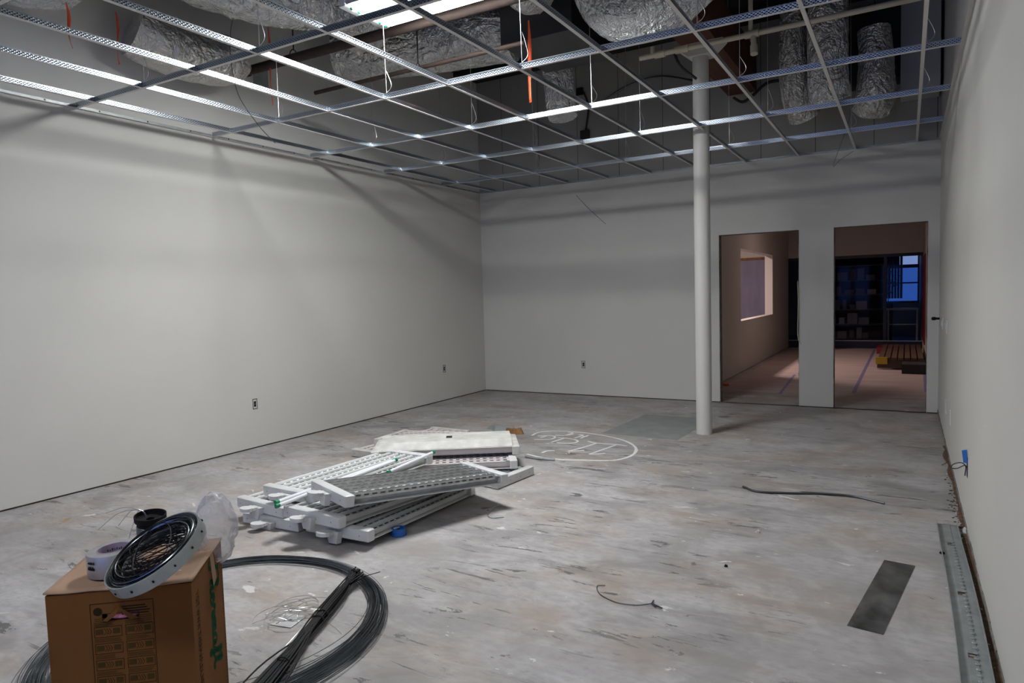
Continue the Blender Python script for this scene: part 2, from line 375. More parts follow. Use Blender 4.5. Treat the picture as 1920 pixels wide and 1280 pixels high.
# front wall with the shop window behind the camera
b = MB(); yf0, yf1 = YF-.14, YF
for x0, x1, z0, z1 in ((XL, -5.3, 0, ZD), (-.1, XR, 0, ZD), (-5.3, -.1, 0, .35), (-5.3, -.1, 4.45, ZD)): b.box((x0, yf0, z0), (x1, yf1, z1), 'paint')
struct(b, 'wall_front')
wi = struct(MB().box((-5.3, yf0+.05, .35), (-5.24, yf1-.03, 4.45), 'navy').box((-.16, yf0+.05, .35), (-.1, yf1-.03, 4.45), 'navy').box((-5.24, yf0+.05, .35), (-.16, yf1-.03, .41), 'navy').box((-5.24, yf0+.05, 4.39), (-.16, yf1-.03, 4.45), 'navy').box((-2.73, yf0+.05, .41), (-2.67, yf1-.03, 4.39), 'navy'), 'window_1')
struct(MB().box((-5.24, yf0+.07, .41), (-2.73, yf0+.076, 4.39), 'glass').box((-2.67, yf0+.07, .41), (-.16, yf0+.076, 4.39), 'glass'), 'pane', wi)
# roof deck with joists, the ceiling above the open grid
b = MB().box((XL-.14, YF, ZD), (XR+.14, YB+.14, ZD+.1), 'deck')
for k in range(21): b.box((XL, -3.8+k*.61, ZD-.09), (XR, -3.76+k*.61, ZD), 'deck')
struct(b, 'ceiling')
# wall angles carrying the grid
def angle(n_, a, c, axis, sgn):
    b = MB()
    if axis == 'y': b.box((a, 0.6, ZC), (a+sgn*.0025, YB, ZC+.024), 'galv_dull').box((a, 0.6, ZC-.002), (a+sgn*.022, YB, ZC), 'tee_face')
    else: b.box((XL, YB, ZC), (XR, YB-.0025, ZC+.024), 'galv_dull').box((XL, YB-.022, ZC-.002), (XR, YB, ZC), 'tee_face')
    if axis == 'y' and sgn > 0:
        for k in range(20): b.box((a+.0025, .8+k*.41, ZC+.009), (a+.005, .81+k*.41, ZC+.019), 'black')
    return struct(b, 'trim_%d' % n_)
angle(1, XL, 0, 'y', 1); angle(2, XR, 0, 'y', -1); angle(3, 0, 0, 'x', 0)
# torn board edge along the foot of the right wall
b = MB(); rr = random.Random(5); y = 1.6
while y < 8.9:
    l = rr.uniform(.05, .25); d = rr.uniform(.001, .006); h = rr.uniform(.0, .022)
    b.box((XR-d, y, .035-.012), (XR+.012, y+l, .035+h), 'edge'); y += l
struct(b, 'trim_4')

# ================================================================= CEILING GRID
ORD = ['first', 'second', 'third', 'fourth', 'fifth', 'sixth', 'seventh', 'eighth', 'ninth', 'tenth', 'eleventh']
def tee(length, h=.040):
    b = MB(); L = length
    b.box((0, -.012, 0), (L, .012, .0022), 'tee_face')
    b.box((0, -.0012, .0022), (L, .0012, h-.006), 'web')
    b.box((0, -.0035, h-.006), (L, .0035, h), 'galv')
    return b
for j in range(-1, 5):
    b = tee(XR-.012-(XL+.004), .044)
    for k in range(10):      # locked splice tabs where cross tees hook in
        x = GX+k*SX-(XL+.004); b.box((x-.012, -.0045, .010), (x+.012, .0045, .030), 'galv')
    y = GY+j*SY
    o = b.build('main_runner'); o.location = (XL+.004, y, ZC+.0005)
    k = 4-j
    tag(o, 'long galvanised main runner crossing the room, %s out from the back wall' % ORD[k], 'ceiling rail', 'main runners of the open ceiling grid')
ct = None
for i in range(10):
    for j in range(-1, 5):
        ya = GY+j*SY+.0045; yb = (GY+(j+1)*SY-.0045) if j < 4 else YB-.003
        key = 'e' if j == 4 else 'm'
        if key == 'm':
            if ct is None:
                b = tee(SY-.009); b.box((0, -.003, .012), (.02, .003, .028), 'galv').box((SY-.029, -.003, .012), (SY-.009, .003, .028), 'galv'); ct = b.build('cross_tee'); o = ct
            else: o = ct.copy(); COL.objects.link(o)
        else:
            o = tee(yb-ya).build('cross_tee')
        o.location = (GX+i*SX, ya, ZC+.0006); o.rotation_euler = (0, 0, pi/2)
        bay = '%s bay from the back wall' % ORD[4-j]
        tag(o, 'white-faced cross tee, %s, %s from the left wall' % (bay, ORD[i]), 'ceiling rail', 'cross tees of the open ceiling grid')

# hanger wires
rr = random.Random(11)
for j in range(0, 5):
    for i in ((1, 3, 5, 7, 9) if j != 4 else (2, 4, 6, 8)):
        if j == 1 and i == 9: continue
        x, y = GX+i*SX+.02, GY+j*SY; top = ZD-.02
        if j == 0 and i in (5,): continue
        dx = rr.uniform(-.03, .03)
        b = MB(); z0 = ZC+.043
        b.tube([(0, 0, z0), (dx*.3, 0, z0+.5), (dx, 0, top)], .0022, 'wire', 5)
        lp = rr.uniform(.08, .16)
        b.tube(smooth_path([(0, 0, z0+.005), (.035, .004, z0+.03), (.045, .006, z0+.07), (.012, .003, z0+lp+.05), (0, 0, z0+lp+.07)], 4), .0018, 'wire', 5)
        o = b.build('hanger_wire'); o.location = (x, y, 0)
        tag(o, 'hanger wire on the %s main runner from the back, %s cross tee from the left' % (ORD[4-j], ORD[i]), 'wire', 'ceiling hanger wires')

# ================================================================= LIGHT FIXTURES
FL, FW, FH = 1.22, .50, .072
def fixture(name, label, tubes=(), style='mirror', lit=None, group=None, holders=False, bracket=True, back=False):
    """six lamp high bay: long axis Y, lamps facing +Z, origin at centre of underside"""
    t = thing(name, label, 'light fixture', group=group)
    hl = FL/2; cw = .062; hw = FW/2; body = 'dusty' if style == 'dusty' else 'white'
    for sgn in (-1, 1):
        b = MB(); ya, yb = sorted((sgn*hl, sgn*(hl-cw)))
        b.bbox((-hw, ya, 0), (hw, yb, FH), body, .005)
        for k in range(4): b.box((-hw+.04+k*.13, (hl if sgn > 0 else -hl)-.001, .03), (-hw+.045+k*.13, (hl if sgn > 0 else -hl)+.001, .035), 'slot')
        b.build('end_cap', t)
    # housing: shallow pan
    b = MB(); yi = hl-cw+.002
    b.box((-hw+.01, -yi, .004), (hw-.01, yi, .009), body)
    if back:
        b.extrude([(-hw+.03, .002), (-.16, -.05), (.16, -.05), (hw-.03, .002)], -yi, yi, body)
        b.extrude([(-.16, -.05), (-hw+.03, .002)], -yi, yi, body)
        b.box((-.03, -.05, -.053), (.05, .0, -.05), 'slot')
        for s2 in (-1, 1): b.add([(-.16, s2*yi, -.05), (.16, s2*yi, -.05), (hw-.03, s2*yi, .004), (-hw+.03, s2*yi, .004)], [(0, 1, 2, 3)], body)
    b.build('housing', t)
    # reflector: row of trapezoid ridges between lamp troughs
    rm = {'mirror': 'mirror', 'dusty': 'pinkw', 'pink': 'pinkw'}.get(style, 'reflw')
    if lit: rm = 'reflw'
    b = MB(); n = 6; pw = (FW-.03)/n; prof = []
    for k in range(n):
        x0 = -hw+.015+k*pw
        prof += [(x0, .063), (x0+pw*.20, .058), (x0+pw*.36, .013), (x0+pw*.64, .013), (x0+pw*.80, .058)]
    prof.append((hw-.015, .056))
    b.extrude(prof, -yi, yi, rm); b.extrude(list(reversed([(x, z-.0015) for x, z in prof])), -yi, yi, rm)
    if not lit:
        for k in range(n):
            x0 = -hw+.015+k*pw; yy = -yi+.02
            while yy < yi-.04:
                b.box((x0+pw*.50, yy, .0135), (x0+pw*.62, yy+.026, .0150), 'slot').box((x0+pw*.80, yy, .0585), (x0+pw*.90, yy+.030, .0622), 'slot')
                yy += .055
    b.build('reflector', t)
    if holders:
        for sgn in (-1, 1):
            for k in range(n):
                x0 = -hw+.015+(k+.5)*pw
                mt = Matrix.Translation((x0, sgn*(hl-cw-.004), .047)) @ Matrix.Rotation(-sgn*-pi/2, 4, 'X')
                MB().lathe([(0, 0), (.013, 0), (.013, .006), (.006, .007), (.006, .003), (0, .003)], 'white', 14, mt).lathe([(0, .0035), (.006, .0072), (.007, .0075)], 'slot', 12, mt).build('lamp_holder', t)
    for k in tubes:
        x0 = -hw+.015+(k+.5)*pw; mt = Matrix.Translation((x0, 0, .074 if lit else .044))
        tb = MB().tube([(0, -hl+cw+.01, 0), (0, hl-cw-.01, 0)], .0125, lit or 'tube', 14, mt).build('lamp_tube', t)
        for sgn in (-1, 1):
            ya = sgn*(hl-cw-.032)
            MB().tube([(x0, ya, .074 if lit else .044), (x0, ya+sgn*.024, .074 if lit else .044)], .0132, 'green', 14).build('tube_cap', tb)
    if bracket:
        b = MB(); yy = -hl
        b.add([(-.055, yy, .045), (.055, yy, .045), (.04, yy, -.03), (-.04, yy, -.03), (-.05, yy-.035, .045), (.05, yy-.035, .045), (.03, yy-.03, -.03), (-.03, yy-.03, -.03)],
              [(0,1,2,3), (7,6,5,4), (0,4,5,1), (1,5,6,2), (2,6,7,3), (3,7,4,0)], 'white')
        n_ = 16; vs = []
        for z in (.028, .05):
            for q in range(n_): a = 2*pi*q/n_; vs.append((-.03+.05*cos(a), yy-.075+.035*sin(a), z))
        b.add(vs, [tuple(range(n_-1, -1, -1)), tuple(range(n_, 2*n_))]+[(q, (q+1) % n_, n_+(q+1) % n_, n_+q) for q in range(n_)], 'white')
        b.box((-.06, yy-.06, .03), (.02, yy-.02, .048), 'white')
        b.build('mounting_bracket', t)
    return t
def place(t, near, far, roll=0.0, flip=False):
    "put the fixture so its near end middle underside is at near and its axis runs to far"
    n = Vector(near); f = Vector(far); y = (f-n).normalized(); x = y.cross(Vector((0, 0, 1))).normalized(); z = x.cross(y)
    m = Matrix(((x.x, y.x, z.x, 0), (x.y, y.y, z.y, 0), (x.z, y.z, z.z, 0), (0, 0, 0, 1))) @ Matrix.Rotation(roll+(pi if flip else 0), 4, 'Y')
    c = n+y*(FL/2); m.translation = c; t.matrix_world = m
    return t

G = 'dismantled fluorescent fixtures heaped on the floor'
place(fixture('light_fixture', 'white fixture lying flat at the bottom right of the heap beside the blue tape roll', style='white', group=G), (-2.98, 2.95, .045), (-3.02, 4.15, .004))
place(fixture('light_fixture', 'white fixture lying flat at the bottom left of the heap, nearest the cardboard box', style='white', group=G), (-3.60, 2.98, .003), (-3.66, 4.2, .003))
place(fixture('light_fixture', 'second layer fixture of the heap, its end cap jutting above the lowest right one', style='white', group=G), (-3.14, 2.90, .124), (-3.08, 4.1, .084))
place(fixture('light_fixture', 'second layer fixture on the left of the heap with two loose tubes lying across it', style='white', group=G), (-3.72, 3.0, .080), (-3.62, 4.2, .080))
place(fixture('light_fixture', 'fixture on the left of the heap still holding two bright white lamp tubes', tubes=(0, 2), style='white', group=G, holders=True), (-3.56, 3.10, .158), (-3.50, 4.3, .162))
place(fixture('light_fixture', 'topmost fixture of the front heap with shiny mirrored troughs and one tube', tubes=(4,), style='mirror', group=G, holders=True), (-3.06, 2.97, .262), (-2.64, 4.06, .172))
G2 = G
place(fixture('light_fixture', 'lowest fixture of the rear heap, its corner cap pointing right on the floor', style='white', group=G2, bracket=False), (-2.66, 4.60, .003), (-3.86, 4.72, .003))
place(fixture('light_fixture', 'pinkish white slotted fixture sandwiched in the rear heap under the closed one', style='pink', group=G2, bracket=False, tubes=(0,)), (-2.84, 4.90, .080), (-3.80, 4.25, .080))
place(fixture('light_fixture', 'closed fixture lying face down on top of the rear heap, dusty back upward', style='dusty', group=G2, bracket=False, back=True), (-2.90, 5.05, .232), (-3.87, 4.40, .232), flip=True)
place(fixture('light_fixture', 'dusty fixture furthest back in the rear heap, half hidden behind the others', style='dusty', group=G2, bracket=False), (-4.50, 5.25, .05), (-3.3, 5.32, .10))
place(fixture('light_fixture', 'dusty fixture at the back left of the heap under the furthest one', style='dusty', group=G2, bracket=False), (-4.28, 4.72, .003), (-4.22, 5.94, .003))

GT = 'loose lamp tubes on the heap'
for k, (a, c, lb) in enumerate(((at(519, 941, 2, .235), (-3.37, 3.95, .25), 'loose fluorescent tube with green end, upper of the pair on the left of the heap'),
                             (at(520, 948, 2, .222), (-3.33, 3.6, .25), 'loose fluorescent tube with green end, lower of the pair on the left of the heap'),
                             (at(914, 835+15, 2, .17), at(805, 868, 2, .25), 'loose fluorescent tube lying across the middle of the heap'))):
    a = Vector(a); c = Vector(c); d = (c-a).normalized()
    if k == 2: a = at(812, 848, 2, .30); c = at(740, 880, 2, .27); d = (c-a).normalized()
    L = 1.1 if k < 2 else .5
    t = thing('fluorescent_tube', lb, 'lamp tube', a, group=GT)
    MB().tube([d*0, d*L], .0125, 'tube', 14).build('glass_tube', t)
    MB().tube([-d*.012, d*.014], .0140, 'green', 14).build('tube_cap', t)
    MB().tube([d*(L-.014), d*(L+.012)], .0140, 'green', 14).build('tube_cap', t)

# hanging, lit fixture and its two mates behind the camera
def hung(loc, label, power, lm='lit'):
    t = fixture('ceiling_light', label, tubes=(0, 1, 2, 3, 4, 5), style='white', lit=lm, bracket=False)
    t['category'] = 'ceiling light'
    t.matrix_world = Matrix.Translation(loc) @ Matrix.Rotation(pi/2, 4, 'Z') @ Matrix.Rotation(pi, 4, 'Y')
    a = area('lamp_glow', (loc[0], loc[1], loc[2]-.064), (0, 0, 0), 1.1, .42, power, (.97, .985, 1))
    for dx in (-.5, .5):
        MB().tube([(0, dx, 0), (0, dx, -(ZD-loc[2]))], .003, 'wire', 6).build('hanging_wire', t)
    return t
hung((-3.04, 4.14, 3.70), 'lit fluorescent fixture hanging above the open grid, its lamps glaring white', P_MAIN)
hung((-3.3, -1.2, 3.70), 'lit fluorescent fixture hanging behind the viewer on the left', P_REAR, 'lit_rear')
hung((-1.0, -0.6, 3.70), 'lit fluorescent fixture hanging behind the viewer on the right', P_REAR, 'lit_rear')

# ================================================================= COLUMN
cx, cy = -1.795, 7.0
t = thing('column', 'round white steel column standing in front of the back wall', 'column', (cx, cy, 0))
MB().lathe([(0, 0), (.079, 0), (.079, 3.02), (.082, 3.02), (.082, 3.04), (.079, 3.04), (.079, 3.87)], 'paint', 40).build('shaft', t)
MB().add([(-.10, -.10, 3.78), (.10, -.10, 3.78), (.10, .10, 3.78), (-.10, .10, 3.78), (-.24, -.10, 3.90), (.24, -.10, 3.90), (.24, .10, 3.90), (-.24, .10, 3.90)],
    [(0,3,2,1), (4,5,6,7), (0,1,5,4), (1,2,6,5), (2,3,7,6), (3,0,4,7)], 'paint').build('capital', t)
MB().box((-.17, -1.15, 3.90), (.17, 2.0, 4.38), 'wood').build('timber_beam', None, (cx, cy, 0))
o = bpy.data.objects['timber_beam']; tag(o, 'red-brown timber beam resting on the white column and running to the back wall', 'beam')

# ================================================================= DUCTS AND PIPES ABOVE THE GRID
def duct(name, label, pts, radii, m='foil', amp=.10, seed=0, cat='duct', segs=10, collar=()):
    path = smooth_path(pts, segs); n = len(path)
    rad = [radii[0]+(radii[-1]-radii[0])*i/(n-1) for i in range(n)] if len(radii) == 2 else [radii[min(len(radii)-1, int(i*len(radii)/n))] for i in range(n)]
    path2 = []; r2 = []
    # refine
    for i in range(n-1):
        for k in range(3): path2.append(path[i].lerp(path[i+1], k/3)); r2.append(rad[i]+(rad[i+1]-rad[i])*k/3)
    path2.append(path[-1]); r2.append(rad[-1])
    off = Vector((seed*7.3, seed*3.1, seed*1.7))
    def rf(p, i, an):
        q = p*2.2+off+Vector((cos(an), sin(an), 0))*1.1
        a = 1-abs(noise.noise(q*1.3))*2; c = 1-abs(noise.noise(q*3.1+Vector((5, 5, 5))))*2; e = noise.noise(q*7)
        tie = 0
        return 1+amp*(.55*a+.5*c+.35*e-.5)-tie
    b = MB(); b.tube(path2, r2, m, 56, rfun=rf)
    o = b.build(name); tag(o, label, cat); return o
duct('foil_duct', 'crinkled foil duct in the top left corner over the left wall', [(-5.40, 1.9, 3.86), (-5.36, 2.3, 3.80), (-5.30, 2.75, 3.84), (-5.3, 3.0, 4.2)], (.23, .20), 'foil_fine', .10, 1)
duct('foil_duct', 'short foil duct elbow hugging the left wall, with a blue glint', [(-5.46, 3.42, 3.70), (-5.42, 3.6, 3.64), (-5.40, 3.85, 3.61), (-5.38, 4.18, 3.64), (-5.36, 4.32, 3.74)], (.20, .19), 'foil_dark', .08, 2)
duct('foil_duct', 'fat crinkled foil duct sweeping over the left side of the grid', [(-5.0, 2.7, 4.30), (-4.90, 3.4, 4.15), (-4.72, 4.0, 4.08), (-4.45, 4.45, 4.10), (-4.40, 5.0, 4.15), (-4.7, 5.3, 4.2)], (.27, .28), 'foil', .12, 3)
duct('foil_duct', 'long foil wrapped trunk duct running to the dark metal box', [(-5.35, 5.70, 4.13), (-4.9, 5.85, 4.12), (-4.3, 6.0, 4.11), (-3.44, 6.15, 4.10)], (.28, .26), 'foil', .05, 5)
duct('foil_duct', 'upper foil duct running behind the thick brown pipe above the trunk duct', [(-3.95, 5.2, 4.36), (-3.6, 5.3, 4.32), (-3.2, 5.35, 4.3), (-3.05, 5.35, 4.3)], (.18, .18), 'foil', .10, 6)
duct('foil_duct', 'foil duct neck dropping toward the dark metal box', [(-2.62, 4.5, 4.45), (-2.68, 4.8, 4.1), (-2.74, 5.1, 3.98), (-2.82, 5.45, 4.1)], (.15, .17), 'foil_fine', .08, 7)
duct('foil_duct', 'bright finely crinkled flexible duct sagging in a U at top centre', [(-2.26, 5.45, 4.45), (-2.22, 5.4, 4.0), (-2.05, 5.38, 3.74), (-1.75, 5.35, 3.66), (-1.42, 5.3, 3.78), (-1.22, 5.25, 4.05), (-1.15, 5.2, 4.4)], (.21, .20), 'foil_fine', .12, 8)
duct('foil_duct', 'small vertical foil drop with a frayed end near the back wall', [(-3.40, 7.0, 4.5), (-3.38, 7.0, 4.1), (-3.34, 6.98, 3.7), (-3.30, 6.95, 3.42)], (.17, .16), 'foil_fine', .09, 9)
duct('foil_duct', 'wide foil duct crossing the frame edge right of the U bend', [(-.95, 5.75, 4.40), (-.75, 5.7, 4.18), (-.40, 5.65, 4.16), (.05, 5.6, 4.35)], (.20, .20), 'foil', .07, 10)
duct('foil_duct', 'narrow dusty foil duct, leftmost of the three dropping at the right', [(-1.10, 8.2, 4.5), (-1.10, 8.2, 4.0), (-1.07, 8.25, 3.6), (-1.0, 8.4, 3.38)], (.13, .17), 'foil_dark', .08, 11)
duct('foil_duct', 'tall foil duct with a lilac glint, middle of the three dropping at the right', [(-.73, 7.95, 4.55), (-.73, 7.95, 4.1), (-.73, 7.98, 3.65), (-.71, 8.05, 3.42)], (.19, .20), 'foil', .06, 12)
duct('foil_duct', 'slumped foil elbow, rightmost of the three dropping at the right', [(-.32, 8.3, 4.15), (-.30, 8.3, 3.8), (-.30, 8.3, 3.5), (-.34, 8.42, 3.36)], (.15, .20), 'foil_dark', .10, 13)

o = MB().box((-3.36, 5.75, 3.84), (-2.62, 6.7, 4.38), 'galv_dull').build('plenum_box'); tag(o, 'dark sheet metal duct box at the end of the trunk duct', 'duct box')
M['darkmetal'] = mat('dark_sheet_metal', (.10, .10, .105), .35, .8, var=.2, vscale=5)
o.data.materials[0] = M['darkmetal']
o = MB().box((-.075, 8.55, 3.52), (XR-.03, YB-.005, ZD-.21), 'board').build('gypsum_chase'); tag(o, 'pale boxed gypsum chase high in the back right corner', 'boxed chase')
o = MB().box((-.62, 8.72, 3.72), (-.08, YB-.005, ZD-.21), 'blackm').build('black_block'); tag(o, 'plain black block beside the pale chase above the grid', 'duct')  # plain black block filling the dark area next to the chase

def pipe(name, label, pts, r, m, fittings=(), hangers=()):
    t = thing(name, label, 'pipe', pts[0]); o = Vector(pts[0])
    MB().tube([Vector(p)-o for p in pts], r, m, 16).build('pipe_run', t)
    for a, c, rr_ in fittings: MB().tube([Vector(a)-o, Vector(c)-o], rr_, m, 16).build('fitting', t)
    for h in hangers:
        h = Vector(h)-o
        b = MB(); b.tube([h+Vector((0, 0, r+.03)), h+Vector((0, 0, ZD-.02-pts[0][2]))], .006, 'blackm', 6)
        b.tube([h+Vector((0, (r+.008)*cos(a), (r+.012)*sin(a)*1.4)) for a in [2*pi*q/16 for q in range(16)]], .005, 'blackm', 5, closed=True)
        b.build('pipe_hanger', t)
    return t
pipe('iron_pipe', 'thick brown iron pipe running just behind the lit fixture', [(-5.55, 4.56, 3.69), (-1.6, 4.56, 3.67)], .042, 'rust', [((-5.57, 4.56, 3.69), (-5.47, 4.56, 3.69), .052)], [(-4.85, 4.56, 3.687), (-2.2, 4.56, 3.67)])
pipe('iron_pipe', 'thin brown iron pipe running under the foil trunk duct', [(-5.05, 5.0, 3.515), (-2.7, 5.0, 3.515)], .019, 'rust', (), [(-3.78, 5.0, 3.515)])
pipe('sprinkler_pipe', 'cream plastic sprinkler pipe crossing in front of the column top', [(-2.25, 6.5, 3.72), (-.02, 6.5, 3.74), (XR-.02, 6.5, 3.745)], .024, 'cpvc',
     [((-1.27, 6.5, 3.731), (-1.15, 6.5, 3.731), .034), ((-1.2, 6.5, 3.73), (-1.19, 6.48, 3.60), .024), ((-1.19, 6.48, 3.62), (-1.185, 6.46, 3.54), .032), ((-1.22, 6.5, 3.73), (-1.22, 6.5, 4.5), .02), ((-1.9, 6.5, 3.724), (-1.78, 6.5, 3.725), .034), ((-2.1, 6.5, 3.72), (-2.0, 6.5, 3.721), .033), ((-2.12, 6.5, 3.72), (-2.12, 6.5, 3.80), .022)])

# orange flagging strips
def ribbon(px, py0, py1, y, label, sway=0.0, wd=.028, seed=0):
    a = at(px, py0, 1, y); c = at(px, py1, 1, y); n = 14; vs = []; fs = []
    h = a.z-c.z
    for i in range(n+1):
        t_ = i/n; an = .5*sin(t_*5+seed); x = sway*t_*t_; wv = wd*(.35+.65*min(1, t_*3))
        vs += [(x-wv/2*cos(an), -wv/2*sin(an)+.01*sin(6*t_), -h*t_), (x+wv/2*cos(an), wv/2*sin(an)+.01*sin(6*t_), -h*t_)]
    for i in range(n): fs.append((2*i, 2*i+1, 2*i+3, 2*i+2))
    o = MB().add(vs, fs, 'orange', None, True).build('flagging_ribbon'); o.location = a
    sd = o.modifiers.new('thick', 'SOLIDIFY'); sd.thickness = .0015
    return tag(o, label, 'ribbon', 'orange flagging ribbons on the ducts')
ribbon(124, 4, 96, 2.75, 'orange ribbon hanging from the foil duct in the top left corner', .05)
ribbon(217, 22, 124, 3.35, 'orange ribbon hanging at the near end of the short foil elbow by the left wall', .01, seed=1)
ribbon(414, 95, 117, 4.55, 'short orange ribbon knotted at the far end of the short foil elbow', .0, .03, seed=2)
ribbon(502, 45, 200, 4.55, 'long orange ribbon hanging between duct and thick brown pipe', .02, .026, seed=.5)
ribbon(991, 38, 193, 5.45, 'bright orange ribbon hanging in front of the dark metal box', .0, .035, seed=.2)

# loose wires, cables and boxes up there
def wirething(name, label, pts, r, m, cat='wire', n=10, grp=None):
    o = Vector(pts[0]); p = smooth_path([Vector(q)-o for q in pts], n)
    ob = MB().tube(p, r, m, 6).build(name); ob.location = o; return tag(ob, label, cat, grp)
wirething('wire_or_wall_line', 'loose dark wire curving down from the ducts over the left of the grid', [at(446, 0, 1, 3.9), at(432, 60, 1, 3.9), at(434, 120, 1, 3.8), at(448, 180, 1, 3.7), at(485, 235, 1, 3.6), at(516, 268, 1, 3.5)], .003, 'dwire')
wirething('wire_or_wall_line', 'thin dark line on the back wall below the grid, left of the column', [at(1080, 366, 1, YB-.002), at(1105, 392, 1, YB-.003), at(1136, 420, 1, YB-.003)], .003, 'dwire')  # thin tube against the wall standing in for a dark line, not a wire
wirething('wire_or_wall_line', 'stray wire looping down from the last cross tee before the right wall', [at(1600, 160, 1, 8.3), at(1592, 225, 1, 8.4), at(1563, 308, 1, 8.6), at(1575, 300, 1, 8.6), at(1600, 283, 1, 8.6)], .0025, 'dwire')
wirething('black_cable', 'black cable hanging down the back wall left of the frayed duct drop', [at(806, 160, 1, YB-.02), at(824, 205, 1, YB-.02), at(829, 235, 1, YB-.02), at(832, 262, 1, YB-.02)], .012, 'blackm', 'cable')
wirething('black_cable', 'black cable feeding the wall box right of the frayed duct drop', [at(1094, 172, 1, YB-.02), at(1103, 200, 1, YB-.02), at(1098, 245, 1, YB-.02)], .012, 'blackm', 'cable')
wirething('black_cable', 'dark cable sagging along the back wall to the white column', [at(1130, 190, 1, YB-.03), at(1180, 160, 1, YB-.03), at(1240, 143, 1, YB-.05), at(1310, 152, 1, 8.6), at(1370, 155, 1, 8.4)], .012, 'dwire', 'cable')
wirething('black_cable', 'black cable loop hanging beside the column capital', [at(1262, 92, 1, 6.75), at(1275, 122, 1, 6.75), at(1306, 148, 1, 6.80)], .015, 'blackm', 'cable')
wirething('black_cable', 'black cable loop under the end of the timber beam', [at(1375, 183, 1, 8.8), at(1392, 191, 1, 8.8), at(1410, 180, 1, 8.8), at(1440, 155, 1, 8.85), at(1480, 150, 1, 8.9)], .018, 'blackm', 'cable')
def wallbox(name, label, c, ax, w_, h_, d_, m, sgn, cat='junction box'):
    b = MB()
    if ax == 1: b.bbox((c.x-w_/2, c.y-d_, c.z-h_/2), (c.x+w_/2, c.y, c.z+h_/2), m, .004)
    else: b.bbox((min(c.x, c.x+sgn*d_), c.y-w_/2, c.z-h_/2), (max(c.x, c.x+sgn*d_), c.y+w_/2, c.z+h_/2), m, .004)
    return tag(b.build(name), label, cat)
wallbox('junction_box', 'grey metal junction box on the left wall above the grid', at(486, 150, 0, XL), 0, .15, .22, .05, 'galv_dull', 1)
wallbox('junction_box', 'black switch box ending the hanging cable on the back wall', at(1098, 255, 1, YB), 1, .13, .15, .05, 'blackm', -1)
wallbox('junction_box', 'small black box on the back wall beside the frayed duct drop', at(1088, 172, 1, YB), 1, .10, .10, .03, 'black', -1)
wallbox('junction_box', 'dark box ending the leftmost black cable on the back wall', at(831, 264, 1, YB), 1, .09, .08, .05, 'blackm', -1)

# ================================================================= WALL OUTLETS
def outlet(label, px, py, ax, v):
    c = at(px, py, ax, v); t = thing('outlet_box', label, 'outlet', c)
    if ax == 0: t.rotation_euler = (0, 0, pi/2)
    w_, h_ = .028, .052
    b = MB().box((-w_, -.003, -h_), (w_, .02, -h_+.006), 'slot').box((-w_, -.003, h_-.006), (w_, .02, h_), 'slot').box((-w_, -.003, -h_), (-w_+.005, .02, h_), 'slot').box((w_-.005, -.003, -h_), (w_, .02, h_), 'slot').box((-w_, .012, -h_), (w_, .02, h_), 'slot')
    b.build('box', t, None, None)
    MB().bbox((-.015, -.002, -.030), (.015, .008, .030), 'dgrey', .003).box((-.009, -.0055, .008), (.009, -.0035, .024), 'black').box((-.009, -.0055, -.024), (.009, -.0035, -.008), 'black').build('receptacle', t)
    return t
outlet('uncovered outlet box low on the left wall, the one nearer the viewer', 478, 757, 0, XL)
outlet('uncovered outlet box low on the left wall near the far corner', 833, 691, 0, XL)
outlet('uncovered outlet box low on the back wall left of the column', 1094, 683, 1, YB)
def rplate(name, label, px, py, h_, w_, cat='switch plate', m='white', toggle=True, grp=None):
    c = at(px, py, 0, XR); t = thing(name, label, cat, c, group=grp)
    MB().bbox((-.008, -w_/2, -h_/2), (0, w_/2, h_/2), m, .002).build('plate', t)
    if toggle: MB().bbox((-.016, -.012, -.03), (-.008, .012, .03), 'white', .003).build('rocker', t)
    return t
rplate('switch_plate', 'white switch plate on the right wall, nearer one beside the doorway', 1776, 612, .125, .20)
rplate('switch_plate', 'white switch plate on the right wall, closer to the back corner', 1768, 606, .12, .12)
rplate('outlet_cover', 'white blank plate low on the right wall, the far one of two', 1774, 762, .12, .08, 'cover plate', toggle=False, grp='low blank plates on the right wall')
rplate('outlet_cover', 'white blank plate low on the right wall, the near one of two', 1783, 783, .12, .08, 'cover plate', toggle=False, grp='low blank plates on the right wall')
c = at(1762, 597, 0, XR); t = thing('door_stop', 'small black knob sticking out of the right wall by the corner', 'knob', c)
MB().tube([(0, 0, 0), (-.05, 0, 0)], .012, 'black', 12).build('stem', t); MB().lathe([(0, -.02), (.02, -.015), (.025, 0), (.02, .015), (0, .02)], 'black', 14, Matrix.Translation((-.055, 0, 0))).build('ball', t)
c = at(1814, 873, 0, XR)
t = thing('outlet_opening', 'wall opening with blue tape and a looped wire, low on the right wall', 'outlet', c)
MB().box((-.002, -.035, -.065), (.004, .035, .05), 'slot').build('opening', t)
MB().add([(-.002, -.03, .02), (-.020, .01, .015), (-.028, .02, .085), (-.004, -.02, .10)], [(0, 1, 2, 3), (3, 2, 1, 0)], 'blue').build('blue_tape', t)
MB().tube(smooth_path([(0, 0, -.01), (-.03, -.02, .02), (-.07, -.03, .01), (-.08, -.02, -.015), (-.05, 0, -.02), (-.01, 0, 0), (-.012, 0, -.06)], 6), .003, 'dwire', 6).build('wire_loop', t)

# ================================================================= CARDBOARD BOX
BZ, bh = .035, .565
A = Vector((-2.27, 1.03)); C = Vector((-1.95, 1.30)); ux = (C-A).normalized(); uy = Vector((-ux.y, ux.x)); bw, bd = (C-A).length, .385
tb = thing('cardboard_box', 'brown cardboard box in the left foreground with torn handle and green lettering', 'box', (A.x, A.y, BZ), (0, 0, atan2(ux.y, ux.x)))
th = .006
b = MB()
b.box((0, 0, 0), (bw, bd, .005), 'card')
